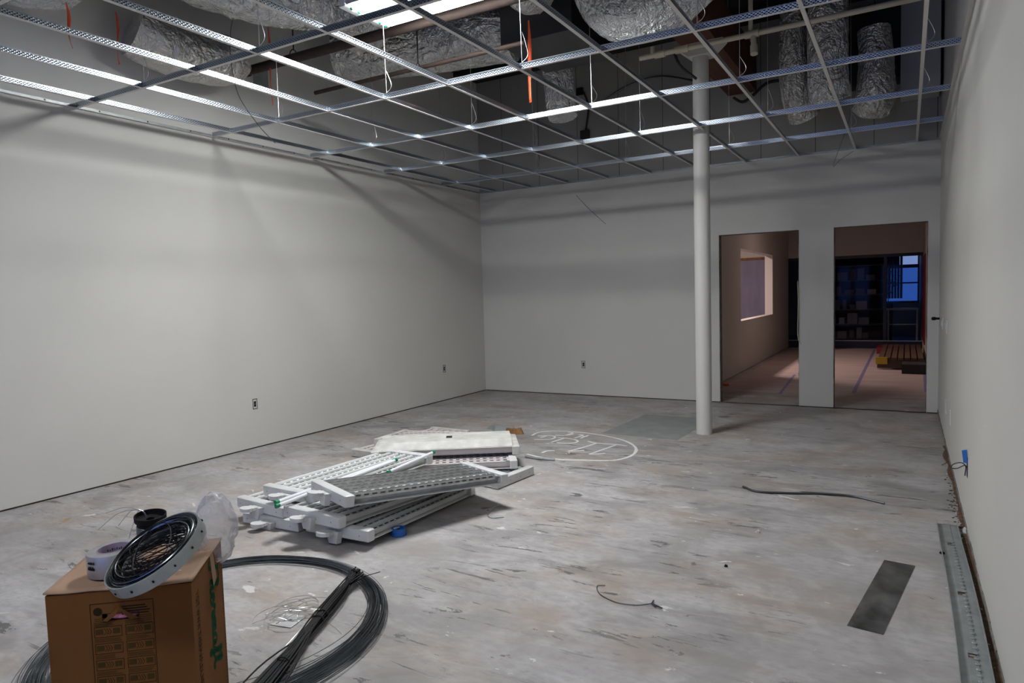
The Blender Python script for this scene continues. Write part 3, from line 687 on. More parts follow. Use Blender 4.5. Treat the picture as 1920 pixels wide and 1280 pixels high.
# front with torn hand hole
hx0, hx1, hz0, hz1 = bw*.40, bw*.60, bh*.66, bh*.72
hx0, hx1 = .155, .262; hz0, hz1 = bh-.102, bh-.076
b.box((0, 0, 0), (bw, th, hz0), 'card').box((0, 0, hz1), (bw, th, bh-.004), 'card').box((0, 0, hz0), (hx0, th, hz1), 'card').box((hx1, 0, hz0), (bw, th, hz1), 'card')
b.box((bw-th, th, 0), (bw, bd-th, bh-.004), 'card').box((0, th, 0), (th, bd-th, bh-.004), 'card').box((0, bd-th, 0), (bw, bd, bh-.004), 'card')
b.build('body', tb)
# torn wings round the hand hole
b = MB()
b.add([(hx0, -.002, hz0+.004), ((hx0+hx1)/2, -.012, hz1+.022), ((hx0+hx1)/2-.01, -.004, hz1-.004), (hx0+.02, -.014, hz0+.006)], [(0, 3, 2, 1), (1, 2, 3, 0)], 'card')
b.add([(hx1, -.002, hz0+.004), ((hx0+hx1)/2, -.012, hz1+.022), ((hx0+hx1)/2+.01, -.004, hz1-.004), (hx1-.02, -.014, hz0+.006)], [(0, 1, 2, 3), (3, 2, 1, 0)], 'card')
b.build('torn_flap', tb)
vs = []; rr = random.Random(3)
b = MB(); b.lathe([(0, -.035), (.03, -.03), (.05, -.01), (.052, .01), (.03, .03), (0, .035)], 'pink', 18, Matrix.Translation(((hx0+hx1)/2, .035, hz0+.012)) @ Matrix.Diagonal((1.05, .6, .55, 1)))
tag(b.build('insulation', tb), 'pink insulation showing through the torn handle')
# top flaps
def flap(x0, x1, z_out, z_mid, seed, yoff=0.0):
    n = 12; m_ = 10; vs = []; fs = []
    for i in range(n+1):
        for j in range(m_+1):
            u = i/n; v = j/m_; x = x0+(x1-x0)*u; y = -.004+yoff+(bd+.006)*v
            z = bh+z_out*(1-u)+z_mid*u-.010*sin(pi*v)*u+.004*noise.noise(Vector((x*9+seed, y*9, 0)))
            vs.append((x, y, z))
    for i in range(n):
        for j in range(m_): a = i*(m_+1)+j; fs.append((a, a+m_+1, a+m_+2, a+1))
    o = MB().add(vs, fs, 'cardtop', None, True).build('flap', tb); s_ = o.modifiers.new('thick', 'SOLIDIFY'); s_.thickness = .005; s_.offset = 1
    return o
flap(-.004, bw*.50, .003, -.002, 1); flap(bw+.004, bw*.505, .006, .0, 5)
# smears on the flaps
def blob(b, cx_, cy_, z, rx, ry, m, seed, n=18, nrm=(0, 0, 1)):
    rr = random.Random(seed); pts = [(cx_+rx*cos(2*pi*k/n)*rr.uniform(.5, 1.1), cy_+ry*sin(2*pi*k/n)*rr.uniform(.5, 1.1), z) for k in range(n)]
    b.add([(cx_, cy_, z)]+pts, [(0, k+1, (k+1) % n+1) for k in range(n)], m)
b = MB(); blob(b, bw*.30, .10, bh+.0085, .030, .016, 'fleck', 2); blob(b, bw*.74, .07, bh+.0095, .022, .008, 'fleck', 8); blob(b, bw*.86, .08, bh+.0105, .014, .006, 'fleck', 9)
b.build('plaster_smear', tb)
# instruction panel printed on the front
b = MB(); px0, px1 = .122, .305; pz1 = bh-.042; fy = -.0006
def rect_outline(b, x0, x1, z0, z1, w_, m, y=fy):
    b.box((x0, y, z0), (x1, y+.0005, z0+w_), m).box((x0, y, z1-w_), (x1, y+.0005, z1), m).box((x0, y, z0), (x0+w_, y+.0005, z1), m).box((x1-w_, y, z0), (x1, y+.0005, z1), m)
rect_outline(b, px0, px1, .03, pz1, .0018, 'print')
blob_pts = [(px0+.022+.013*cos(2*pi*k/20), fy, pz1-.026+.013*sin(2*pi*k/20)) for k in range(20)]
b.add(blob_pts, [tuple(range(20))], 'print')
rr = random.Random(4)
for r_ in range(7):
    for c_2 in range(2):
        x0 = px0+.008+c_2*.090; x1 = x0+.080; z1 = pz1-.075-r_*.053; z0 = z1-.034
        if z0 < .035: continue
        rect_outline(b, x0, x1, z0, z1, .0015, 'print')
        b.box((x0+.004, fy, z0+.010), (x0+.026, fy+.0005, z1-.007), 'printg').box((x1-.026, fy, z0+.010), (x1-.006, fy+.0005, z1-.007), 'printg')
        for q in range(3):
            xc = x0+.030+q*.007
            b.add([(xc-.002, fy, z0+.008), (xc, fy, z0+.008), (xc+.006, fy, (z0+z1)/2), (xc, fy, z1-.006), (xc-.002, fy, z1-.006), (xc+.004, fy, (z0+z1)/2)], [(0, 1, 2, 5), (5, 2, 3, 4)], 'print')
        for q in range(3):
            b.box((x0, fy, z1+.004+q*.0045), (x0+rr.uniform(.05, .08), fy+.0005, z1+.006+q*.0045), 'printg')
for q in range(4): b.box((px0+.09, fy, pz1-.018-q*.008), (px1-.006-rr.uniform(0, .03), fy+.0005, pz1-.0145-q*.008), 'print')
for q in range(5): b.box((px0+.012, fy, pz1-.050-q*.006), (px0+.05, fy+.0005, pz1-.048-q*.006), 'printg').box((px1-.05, fy, pz1-.050-q*.006), (px1-.008, fy+.0005, pz1-.048-q*.006), 'printg')
b.build('printed_panel', tb)
# lettering on the right-hand side (face x = bw, reading downwards)
def text_mesh(body, size, m, name, parent, mtx, shear=0, offset=0.0, space=1.0):
    cu = bpy.data.curves.new(name, 'FONT'); cu.body = body; cu.size = size; cu.shear = shear; cu.offset = offset; cu.space_character = space; cu.extrude = .0003
    o = bpy.data.objects.new(name, cu); COL.objects.link(o)
    dg = bpy.context.evaluated_depsgraph_get(); me = bpy.data.meshes.new_from_object(o.evaluated_get(dg)); bpy.data.objects.remove(o)
    me.materials.clear(); me.materials.append(M[m]); o2 = bpy.data.objects.new(name, me); COL.objects.link(o2); o2.parent = parent
    o2.matrix_local = mtx; return o2
# text x axis -> -z, text y axis -> +y, normal -> +x
TM = lambda y, z: Matrix(((0, 0, 1, bw+.0006), (0, 1, 0, y), (-1, 0, 0, z), (0, 0, 0, 1)))
text_mesh('VISIT WWW.THERMAFLEX.NET', .046, 'print', 'printed_lettering', tb, TM(.04, bh-.055) @ Matrix.Diagonal((.46, 1, 1, 1)), space=1.12)
# brush script word, strokes drawn letter by letter
S = {'T': [[(-.1, 1.45), (.4, 1.5), (1.35, 1.55)], [(.62, 1.5), (.5, .9), (.42, .25), (.3, 0), (.05, .1)]],
 'h': [[(.0, .1), (.25, .7), (.42, 1.35), (.28, 1.45), (.18, 1.0), (.08, .0)], [(.1, .35), (.3, .68), (.42, .6), (.38, .15), (.5, .02), (.65, .2)]],
 'e': [[(.0, .2), (.25, .35), (.38, .55), (.25, .68), (.1, .45), (.12, .12), (.3, .02), (.55, .25)]],
 'r': [[(.0, .2), (.15, .6), (.2, .72), (.25, .58), (.45, .6), (.38, .2), (.48, .02), (.62, .2)]],
 'm': [[(.0, .2), (.12, .6), (.15, .0)], [(.15, .35), (.3, .65), (.38, .5), (.34, .0)], [(.36, .35), (.52, .65), (.6, .5), (.56, .1), (.68, .02), (.82, .2)]],
 'a': [[(.48, .6), (.25, .68), (.05, .4), (.1, .08), (.3, .1), (.46, .55), (.42, .12), (.52, .02), (.7, .2)]],
 'f': [[(.0, .2), (.25, .7), (.42, 1.3), (.32, 1.45), (.24, 1.1), (.14, .0), (.05, -.5), (-.05, -.35), (.15, .0), (.45, .2)]],
 'l': [[(.0, .2), (.25, .8), (.35, 1.35), (.24, 1.4), (.14, .7), (.18, .08), (.3, .02), (.48, .2)]],
 'x': [[(.0, .6), (.12, .68), (.3, .1), (.45, .02), (.6, .2)], [(.5, .65), (.05, .02)]]}
W = {'T': .95, 'h': .62, 'e': .5, 'r': .58, 'm': .8, 'a': .66, 'f': .46, 'l': .45, 'x': .6}
b = MB(); u0 = .0; sc2 = .077
for chx in 'Thermafl':
    for st in S[chx]:
        p = smooth_path([(u0+x+.16*y, y, 0) for x, y in st], 5); n = len(p); vs = []
        for k, q in enumerate(p):
            d = (p[min(k+1, n-1)]-p[max(k-1, 0)]); d = d.normalized() if d.length > 0 else Vector((1, 0, 0))
            wv = .055+.055*abs(d.y); nr = Vector((-d.y, d.x, 0))*wv
            for s2 in (1, -1): g = q+nr*s2; vs.append((bw+.0007, .205+g.y*sc2, bh-.012-g.x*sc2))
        b.add(vs, [(2*k, 2*k+1, 2*k+3, 2*k+2) for k in range(n-1)], 'greenp')
    u0 += W[chx]
tag(b.build('script_lettering', tb), 'green brush script lettering')
# torn paper strip on the same side
b = MB(); b.add([(bw+.001, .225, bh), (bw+.001, .265, bh), (bw+.004, .285, bh-.105), (bw+.003, .245, bh-.12), (bw+.002, .23, bh-.06)], [(0, 1, 2, 3, 4), (4, 3, 2, 1, 0)], 'cardtop'); b.build('torn_strip', tb)
b = MB()
for k in range(43): b.box((bw+.0005, bd-.018, .02+k*.0125), (bw+.001, bd-.015, .026+k*.0125), 'print')
b.build('stitching', tb)

def boxpt(u, v, z): q = A+ux*u+uy*v; return Vector((q.x, q.y, z))
zt = BZ+bh+.012
# silver tape roll
c = at(219, 1066, 2, zt); c = Vector((c.x, c.y, zt))
t = thing('tape_roll', 'silver tape roll with lilac core standing on the cardboard box', 'tape roll', c, (R(2), R(-3), .5))
b = MB().lathe([(.050, 0), (.082, 0), (.083, .003), (.080, .069), (.078, .072), (.050, .072)], 'tapeg', 40)
MB().lathe([(.050, .001), (.050, .073), (.046, .073), (.046, .001), (.050, .001)], 'lilac', 40).build('core', t)
for r_, zz, n_, a0, st, hh, mm in ((.0828, .030, 7, -2.15, .055, .013, 'black'), (.0828, .050, 6, -2.1, .06, .008, 'black'), (.0828, .016, 6, -1.2, .06, .010, 'black'), (.0458, .050, 12, .9, .15, .008, 'navy')):
    for k in range(n_):
        a = a0+k*st; mt = Matrix.Rotation(a, 4, 'Z') @ Matrix.Translation((r_, 0, zz))
        b.box((-.0006, -.0012 if k % 3 else -.0022, 0), (.0006, .0016, hh*(1 if k % 2 else .6)), mm, mt)
b.build('roll', t)
# black wire spool
c = at(285, 1012, 2, zt); c = Vector((c.x, c.y, zt))
t = thing('wire_spool', 'small black wire spool behind the steel strap coil on the box', 'spool', c, (R(4), R(6), 0))
MB().lathe([(0, 0), (.050, 0), (.050, .006), (.046, .010), (.046, .074), (.053, .080), (.054, .100), (.050, .100), (.048, .086), (.014, .084), (.012, .060), (0, .060)], 'black', 36).build('spool_body', t)
b = MB()
for k in range(8): b.tube([(.0475*cos(a)+.0005*k, .0475*sin(a), .02+k*.006) for a in [2*pi*q/30 for q in range(30)]], .0022, 'gwire', 5, closed=True)
b.build('wound_wire', t)
# springy wires sticking up from it
b = MB(); o_ = c+Vector((-.02, 0, .08))
for k, (dx, dz) in enumerate(((-.14, .05), (-.10, .0), (-.17, -.01), (-.07, -.06))):
    r3 = Vector((ux.x, ux.y, 0))
    b.tube(smooth_path([Vector((0, 0, 0)), r3*(-.02)+Vector((0, 0, .03)), r3*(dx*.55)+Vector((0, 0, .03+dz*.3)), r3*dx+Vector((0, 0, dz-.02))], 6), .0013, 'wire', 5)
tag(b.build('wire_ends', None, o_), 'springy bright wire ends sprouting from the black spool on the box', 'wire')
# steel strap coil leaning
c = at(293, 1036, 2, zt+.098)
nrm = (-_f*.42+.90*(-.42*_r+.9*_u)).normalized()
q = nrm.to_track_quat('Z', 'Y'); t = thing('strap_coil', 'coil of perforated steel strap with black wire tilted on top of the box', 'coil', c); t.rotation_mode = 'QUATERNION'; t.rotation_quaternion = q
b = MB(); n = 64
for R_, m_ in ((.153, 'galv_dull'), (.1505, 'galv_dull'), (.105, 'galv_dull')):
    hh = .040 if R_ > .13 else .022
    b.lathe([(R_, -hh/2), (R_, hh/2), (R_-.002, hh/2), (R_-.002, -hh/2), (R_, -hh/2)], m_, n)
for k in range(14): a = 2*pi*k/14; b.box((.1535*cos(a)-.0025, .1535*sin(a)-.0025, -.004), (.1535*cos(a)+.0025, .1535*sin(a)+.0025, .002), 'black')
b.build('steel_strap', t)
b = MB(); rr = random.Random(8)
for k in range(90):
    r_ = rr.uniform(.118, .148); z = rr.uniform(-.016, .022); ex = rr.uniform(.12, .9) if k % 2 else rr.uniform(.85, 1); ph = rr.gauss(.5, .35); tl = rr.uniform(-.06, .06)
    b.tube([(r_*cos(a)*cos(ph)-r_*ex*sin(a)*sin(ph), r_*cos(a)*sin(ph)+r_*ex*sin(a)*cos(ph), z+tl*r_*cos(a+ph)) for a in [2*pi*q_/44 for q_ in range(44)]], .0016, 'black' if k % 6 else 'gwire', 4, closed=True)
b.build('wound_wire', t)
# clear plastic bag
def bag(name, label, c, s, seed):
    n, m_ = 48, 40; vs = []; fs = []
    for i in range(m_+1):
        ph = pi*i/m_
        for j in range(n):
            a = 2*pi*j/n; d = Vector((sin(ph)*cos(a), sin(ph)*sin(a), cos(ph)))
            q_ = d*1.5+Vector((seed*3.3, seed, 0)); r_ = .92+.26*noise.noise(q_*1.0)+.09*(.5-abs(noise.noise(q_*1.7))*2.0)+.012*noise.noise(q_*4.5)
            vs.append((d.x*s[0]*r_, d.y*s[1]*r_, d.z*s[2]*r_))
    for i in range(m_):
        for j in range(n): fs.append((i*n+j, i*n+(j+1) % n, (i+1)*n+(j+1) % n, (i+1)*n+j))
    o = MB().add(vs, fs, 'plastic', None, True).build(name); o.location = c
    return tag(o, label, 'plastic bag')
bag('plastic_bag', 'tall crumpled clear plastic bag at the rear corner of the box', at(402, 992, 1, 1.56), (.085, .08, .135), 1)
bag('plastic_bag', 'low flattened clear plastic wrap between strap coil and tall bag', at(355, 1018, 1, 1.50), (.08, .07, .095), 4)

# ================================================================= WIRE COIL, BLACK BUNDLE, COVER PLATE
cc = Vector((-2.76, 1.93, 0)); b = MB(); rr = random.Random(21)
for k in range(64):
    r0 = rr.gauss(.755, .016); ex = rr.uniform(-.035, .035); ey = rr.uniform(-.03, .03); e2 = rr.uniform(-.025, .025); ph = rr.uniform(0, 2*pi); zz = rr.uniform(.003, .03)
    pts = []
    for q_ in range(96):
        a = 2*pi*q_/96
        sp = .35+.65*(.5-.5*cos(a-R(95)))      # bundle tight at the far side, splayed at the near right
        r_ = .755-.17*max(0, cos(a-R(208)))**2+(r0-.755)*2.6*sp+e2*sp*cos(2*a+ph)
        pts.append((r_*cos(a)+ex*sp, r_*sin(a)*.985+ey*sp, .004+zz*(.4+.6*abs(sin(a*1.5+ph)))))
    b.tube(pts, .0017, 'gwire' if k % 3 else 'dwire', 4, closed=True)
tag(b.build('wire_coil', None, cc), 'large loose coil of grey steel ceiling wire on the floor around the box', 'wire coil')
# black bundle of cable ties / thin rods
a = at(668, 1074, 2, .05); c = at(482, 1300, 2, .03); d = c-a
b = MB(); rr = random.Random(2); side = Vector((-d.y, d.x, 0)).normalized()
for k in range(64):
    o1 = side*rr.gauss(0, .016)+Vector((0, 0, rr.uniform(-.014, .016))); o2 = side*rr.gauss(0, .012)+Vector((0, 0, rr.uniform(-.012, .014))); o3 = side*rr.gauss(0, .024)+Vector((0, 0, rr.uniform(-.01, .012)))
    s0 = rr.uniform(-.03, .05)
    b.tube(smooth_path([d*s0+o1*1.3, d*.18+o2*.9, d*.5+o2, d*.8+o3*.8, d*1.0+o3], 4), .0036, 'black', 5)
for k in range(14): o1 = side*rr.gauss(0, .018)+Vector((0, 0, rr.uniform(-.01, .02))); b.box(tuple(d*rr.uniform(-.01, .04)+o1-Vector((.005, .005, .004))), tuple(d*rr.uniform(-.01, .03)+o1+Vector((.006, .006, .005))), 'black')
b.tube([d*.05, d*.04+side*.05+Vector((0, 0, .0)), d*.0+side*.13+Vector((0, 0, .01))], .002, 'black', 5)
t = b.build('cable_tie_bundle', None, a); tag(t, 'bundle of long black cable ties lying over the wire coil', 'cable ties')
b = MB()
for s0 in (.42, .47, .80): b.tube([d*s0+side*.026*cos(q_)+Vector((0, 0, .022*sin(q_))) for q_ in [2*pi*k/16 for k in range(16)]], .004, 'blackm', 6, closed=True)
b.build('binding_tie', t)
# thin white and silver wires tangled beside it
c0 = at(590, 1150, 2, .02); b = MB(); rr = random.Random(14)
for k in range(12):
    cx_ = rr.uniform(-.16, .0); cy_ = rr.uniform(-.12, .08); rx = rr.uniform(.04, .14); ry = rr.uniform(.03, .06); ph = rr.uniform(0, 1); th_ = rr.uniform(.3, 1.5)
    b.tube([(cx_+rx*cos(q_)*cos(th_)-ry*sin(q_)*sin(th_), cy_+rx*cos(q_)*sin(th_)+ry*sin(q_)*cos(th_), .012+.03*abs(sin(q_+ph))) for q_ in [2*pi*j/30*rr.uniform(.97, 1)for j in range(28)]], .0013, 'wire', 5)
for e in ((505, 1235), (600, 1010+110), (650, 1190), (625, 1120)):
    p = at(*e, 2, .004)-c0; b.tube(smooth_path([(0, 0, .02), p*.5+Vector((.03, -.02, .03)), p+Vector((0, 0, 0))], 6), .0013, 'wire', 5)
tag(b.build('wire_tangle', None, (c0.x, c0.y, 0)), 'tangle of thin bright tie wire around the black cable ties', 'wire')
ps = [at(*e, 2, 0) for e in ((504, 1173), (535, 1150), (575, 1156), (548, 1178))]
ctr = sum(ps, Vector())/4; e1 = (ps[2]-ps[1]).normalized()
t = thing('cover_plate', 'white blank cover plate with one hole lying on the floor by the black cable ties', 'cover plate', (ctr.x, ctr.y, 0), (0, 0, atan2(e1.y, e1.x)))
MB().bbox((-.057, -.057, .001), (.057, .057, .006), 'white', .002).build('plate', t)
MB().lathe([(0, .0063), (.009, .0063)], 'slot', 14, Matrix.Translation((.012, 0, 0))).lathe([(0, .0063), (.003, .0063)], 'slot', 8, Matrix.Translation((-.03, .03, 0))).lathe([(0, .0063), (.003, .0063)], 'slot', 8, Matrix.Translation((-.03, -.03, 0))).build('screw_hole', t)

# ================================================================= ON THE FLOOR
c = at(748, 1003, 2, 0)
t = thing('tape_roll', 'blue masking tape roll standing on the floor beside the heap', 'tape roll', c)
MB().lathe([(.036, 0), (.0455, 0), (.0455, .048), (.036, .048)], 'blue', 36).build('roll', t)
MB().lathe([(.036, 0), (.036, .0485), (.034, .0485), (.034, 0), (.036, 0)], 'blue', 36).build('core', t)
def poly_slab(name, label, pix, h, m, cat, z=0.0):
    p = [at(*e, 2, z) for e in pix]; c = sum(p, Vector())/len(p); n = len(p); vs = [q_-c for q_ in p]+[q_-c+Vector((0, 0, h)) for q_ in p]
    o = MB().add(vs, [tuple(range(n-1, -1, -1)), tuple(range(n, 2*n))]+[(k, (k+1) % n, n+(k+1) % n, n+k) for k in range(n)], m).build(name); o.location = c+Vector((0, 0, .0005))
    return tag(o, label, cat)
poly_slab('metal_sheet', 'dark scuffed metal sheet lying on the floor near the right wall', [(1588, 1173), (1656, 1190), (1716, 1061), (1658, 1050)], .002, 'sheet', 'metal sheet')
poly_slab('floor_patch', 'smooth blue-grey square patch on the floor beside the column', [(1128, 812), (1270, 825), (1306, 803), (1306, 783), (1210, 777)], .0015, 'slate', 'floor patch')
# steel track lying along the right wall
p0 = at(1788, 985, 2, 0); yA = p0.y
t = thing('steel_track', 'long galvanised steel stud track lying along the foot of the right wall', 'steel track')
b = MB(); x0, x1 = .165, .268; prof_lo = [(x0, .032), (x0, .002), (x0+.032, .002), (x0+.036, .006), (x1-.036, .006), (x1-.032, .002), (x1, .002), (x1, .034)]
pieces = []; yy = 1.9
holes = [at(1797, 1025, 2, 0).y, at(1803, 1112, 2, 0).y, at(1806, 1232, 2, 0).y, 2.3]
# web split round the punched holes
n = 80; sway = lambda y: .022*sin((y-2)*1.1)+(.012 if y > 4.4 else 0)*(y-4.4)
segs = [1.7+(yA-1.7)*k/n for k in range(n+1)]
vs = []; fs = []
for y in segs:
    for x, z in prof_lo: vs.append((x+sway(y), y, z))
m_ = len(prof_lo)
for k in range(n):
    ym = (segs[k]+segs[k+1])/2; hole = any(abs(ym-h) < .022 for h in holes)
    for q_ in range(m_-1):
        if hole and q_ == 3: continue
        fs.append((k*m_+q_, k*m_+q_+1, (k+1)*m_+q_+1, (k+1)*m_+q_))
b = MB().add(vs, fs, 'galv_dull', None, False); yy = 1.9
while yy < yA-.3:
    b.lathe([(0, .0095), (.007, .0085), (.010, .0062)], 'galv_dull', 10, Matrix.Translation(((x0+x1)/2+.012+sway(yy), yy, 0))); yy += .045
o = b.build('track_channel', t); s_ = o.modifiers.new('thick', 'SOLIDIFY'); s_.thickness = .0015
b = MB()
for h in holes: b.box((x0+.034+sway(h), h-.025, .0), (x1-.034+sway(h), h+.025, .001), 'debris')
b.build('punched_hole', t)
# scraps by the wall foot
b = MB(); rr = random.Random(6)
ys = [1.7+k*.08 for k in range(70)]; e = [XR-.012-.03*abs(noise.noise(Vector((y*1.7, 0, 0))))*2-(.045 if y < 4.6 else 0) for y in ys]; e = [max(e[k], .276+sway(ys[k])) if ys[k] < yA+.05 else e[k] for k in range(70)]
b.add([(e[k], ys[k], .002+.004*rr.random()) for k in range(70)]+[(XR+.01, ys[k], .012) for k in range(70)], [(k, 70+k, 71+k, k+1) for k in range(69)], 'debris')
for k in range(260):
    y = rr.uniform(1.8, 6.6) if k % 4 else rr.uniform(4.8, 5.6); x = XR-abs(rr.gauss(0, .028))-.004; s2 = rr.uniform(.002, .010)
    if y < yA+.05: x = max(x, .285+sway(y))
    mt = Matrix.Translation((x, y, s2*.3)) @ Matrix.Rotation(rr.uniform(0, 3), 4, 'Z')
    b.box((-s2, -s2*.4, -s2*.3), (s2, s2*.4, s2*.3), 'debris' if k % 5 else 'fleck', mt)
tag(b.build('plaster_crumbs'), 'brown dirt and plaster crumbs along the foot of the right wall', 'debris', kind='stuff')
def scrap(name, label, px, py, s, m, seed, cat='scrap', h=.01):
    c = at(px, py, 2, 0); rr = random.Random(seed); n = 11
    ring = [(s[0]*cos(2*pi*k/n)*rr.uniform(.6, 1.15), s[1]*sin(2*pi*k/n)*rr.uniform(.6, 1.15)) for k in range(n)]
    vs = [(x, y, .001) for x, y in ring]+[(x*.8, y*.8, h*rr.uniform(.5, 1.3)) for x, y in ring]+[(0, 0, h)]
    o = MB().add(vs, [tuple(range(n-1, -1, -1))]+[(k, (k+1) % n, n+(k+1) % n, n+k) for k in range(n)]+[(n+k, n+(k+1) % n, 2*n) for k in range(n)], m).build(name); o.location = c
    return tag(o, label, cat)
scrap('paper_scrap', 'small white scrap leaning at the foot of the right wall by the track end', 1812, 1000, (.02, .03), 'white', 3, h=.03)
scrap('black_scrap', 'small black scrap on the floor left of the steel track', 1767, 1038, (.014, .016), 'black', 5)
scrap('black_nut', 'tiny black nut alone on the floor in front of the viewer', 1361, 1062, (.010, .010), 'black', 6, 'nut')
scrap('torn_board', 'crumpled grey board scrap behind the heap of fixtures', 940, 805, (.22, .10), 'slate', 7, h=.05)
scrap('torn_paper', 'tan torn paper scrap on the right side behind the heap', 965, 812, (.16, .05), 'tan', 8, h=.05)
scrap('torn_paper', 'small tan torn paper scrap just behind the topmost closed fixture', 885, 822, (.07, .05), 'tan', 9, h=.04)
scrap('plaster_crumb', 'white plaster crumb right of the floor centre', 1421, 998, (.014, .012), 'fleck', 10, h=.012)
def floor_wire(name, label, pix, r, m, cat, z=.004):
    return wirething(name, label, [at(*e, 2, z) for e in pix], r, m, cat)
floor_wire('bent_wire', 'thin bent wire curled on the bare floor in the middle foreground', [(1135, 1097), (1120, 1098), (1122, 1110), (1135, 1120), (1160, 1130), (1195, 1134), (1222, 1131)], .002, 'dwire', 'wire')
floor_wire('bent_wire', 'thick dark wire lying across the floor toward the right wall', [(1393, 912), (1420, 921), (1480, 924), (1540, 925), (1600, 930), (1658, 943)], .008, 'dwire', 'wire', .009)
floor_wire('bent_wire', 'short hooked red and white wire right of the heap', [(948, 950), (932, 948), (915, 964), (922, 970), (945, 969)], .003, 'wire', 'wire')
floor_wire('grey_conduit', 'short grey conduit on the floor right of the heap', [(985, 855), (1010, 859), (1040, 861)], .012, 'galv_dull', 'conduit', .013)
floor_wire('bent_wire', 'springy wire end standing up behind the rear heap', [(740, 822), (737, 812), (733, 801)], .002, 'wire', 'wire', .16)
b = MB(); c = at(1222, 1133, 2, 0)
for k, (dx, dy) in enumerate(((.0, .03), (.04, -.02), (.03, -.03), (.06, -.03))): b.tube([(0, 0, .005), (dx, dy, .008)], .0035, 'dwire', 5)
tag(b.build('wire_knot', None, c), 'small dark knotted wire end beside the thin bent wire', 'wire')
# chalk drawing
def chalk(b, pix, w_):
    p = smooth_path([at(*e, 2, .0012) for e in pix], 5); n = len(p); vs = []
    for k, q_ in enumerate(p):
        d = (p[min(k+1, n-1)]-p[max(k-1, 0)]); d = d.normalized(); nr = Vector((-d.y, d.x, 0))*w_*.5*(1+.3*noise.noise(q_*9))
        vs += [q_+nr, q_-nr]
    b.add(vs, [(2*k, 2*k+1, 2*k+3, 2*k+2) for k in range(n-1)], 'chalk')
z5 = lambda x, y: (980+x/5.333, 760+y/5.336)
b = MB()
chalk(b, [z5(*e) for e in ((90, 300), (160, 268), (300, 255), (440, 258), (600, 270), (780, 295), (930, 325), (1040, 360), (1110, 400), (1135, 440), (1110, 485), (1040, 520), (930, 545), (800, 550), (600, 545), (400, 540), (200, 520), (40, 485))], .028)
for st in (((115, 338), (260, 338), (320, 322), (310, 305), (240, 300), (150, 305)), ((240, 302), (180, 320)), ((350, 322), (420, 325), (520, 340), (550, 355), (520, 372), (430, 378), (340, 372)), ((420, 325), (290, 365)),
           ((325, 295), (420, 300), (510, 285)), ((455, 268), (500, 275), (400, 305)), ((560, 290), (600, 298), (520, 325)), ((660, 295), (620, 310), (580, 328)), ((590, 305), (650, 310)),
           ((650, 357), (740, 375), (960, 392), (1045, 402)), ((740, 375), (600, 420), (455, 457)), ((455, 457), (530, 455), (615, 447)), ((930, 395), (800, 440), (665, 487)), ((665, 487), (740, 485), (825, 478)), ((190, 473), (250, 452), (320, 450))):
    chalk(b, [z5(*e) for e in st], .026)
tag(b.build('chalk_marking'), 'white chalk oval with scrawled letters drawn on the floor behind the heap', 'chalk drawing')

# ================================================================= NEXT ROOMS BEYOND THE OPENINGS
XN, YN = -2.53, 18.05; y1 = YB+.14
struct(MB().box((-9, y1, -.1), (XR+.9, 23, 0), 'floor'), 'floor_next')
o = MB().box((XN+.12, 10.1, .0005), (XR-.01, YN-.25, .003), 'paper').build('floor_paper'); tag(o, 'pinkish protective paper covering the floor of the next room', 'floor paper')
b = MB(); wy0, wy1, wz0, wz1 = 12.46, 15.76, .91, 2.19
for a_, c_3, z0, z1 in ((y1, wy0, .01, 3.0), (wy1, YN, .01, 3.0), (wy0, wy1, .01, wz0), (wy0, wy1, wz1, 3.0)): b.box((XN-.16, a_, z0), (XN, c_3, z1), 'paint')
b.box((XN-.14, y1, 0), (XN-.02, YN, .01), 'sill')
struct(b, 'wall_left_next')
struct(MB().box((XR, y1, 0), (XR+.14, 23, 3.0), 'paint').box((XR-.02, 15.3, .3), (XR, 17.9, 2.05), 'redp'), 'wall_right_next')
struct(MB().box((-9, y1, 3.0), (XR+.14, 23, 3.1), 'paint'), 'ceiling_next')
struct(MB().box((XN, YN, 2.19), (XR, YN+.15, 3.0), 'paint'), 'wall_back_next')
struct(MB().box((-9, 9.16, 0), (-8.9, 23, 3.0), 'paint').box((-8.9, 22.9, 0), (XR+.14, 23, 3.0), 'paint').box((-8.9, YN, 0), (XN-.16, YN+.1, 3.0), 'paint').box((-8.9, y1, 0), (XN-.16, y1+.05, 3.), 'paint'), 'wall_far_next')
# panel seen through the side window
o = MB().box((-5.6, 17.0, 0), (-2.72, 17.05, 2.16), 'lavender').box((-5.6, 16.97, 2.16), (-2.72, 17.05, 2.21), 'tan').box((-5.6, 17.0, 2.21), (-2.72, 17.05, 2.99), 'paint').build('lavender_partition'); tag(o, 'lavender board partition seen through the side window opening', 'partition')
# storefront: frames and panes
wn = struct(MB().box((XN, YN, .0), (XR, YN+.1, .16), 'navy').box((XN, YN, 2.12), (XR, YN+.1, 2.19), 'navy').box((-2.30, YN, .16), (-2.22, YN+.1, 2.12), 'navy').box((-.46, YN, .16), (-.40, YN+.08, 2.12), 'navy').box((-1.62, YN, .16), (-1.55, YN+.1, 2.12), 'navy').box((XN, YN-.02, .17), (XR, YN, .19), 'galv_dull'), 'window_2')
struct(MB().box((XN, YN+.05, .16), (XR-.001, YN+.056, 2.12), 'glass'), 'pane', wn)
t = thing('shelving_unit', 'dark shelving unit loaded with boxes behind the shop glass', 'shelving', (-1.75, 18.75, 0))
MB().box((0, .43, 0), (1.3, .45, 2.15), 'blackm').box((0, 0, 0), (.04, .45, 2.1), 'navy').box((1.26, 0, 0), (1.30, .45, 2.1), 'navy').box((0, .43, 0), (1.3, .45, 2.1), 'navy').build('frame', t)
for k in range(6): MB().box((.04, 0, .15+k*.36), (1.26, .43, .175+k*.36), 'navy').build('shelf', t)
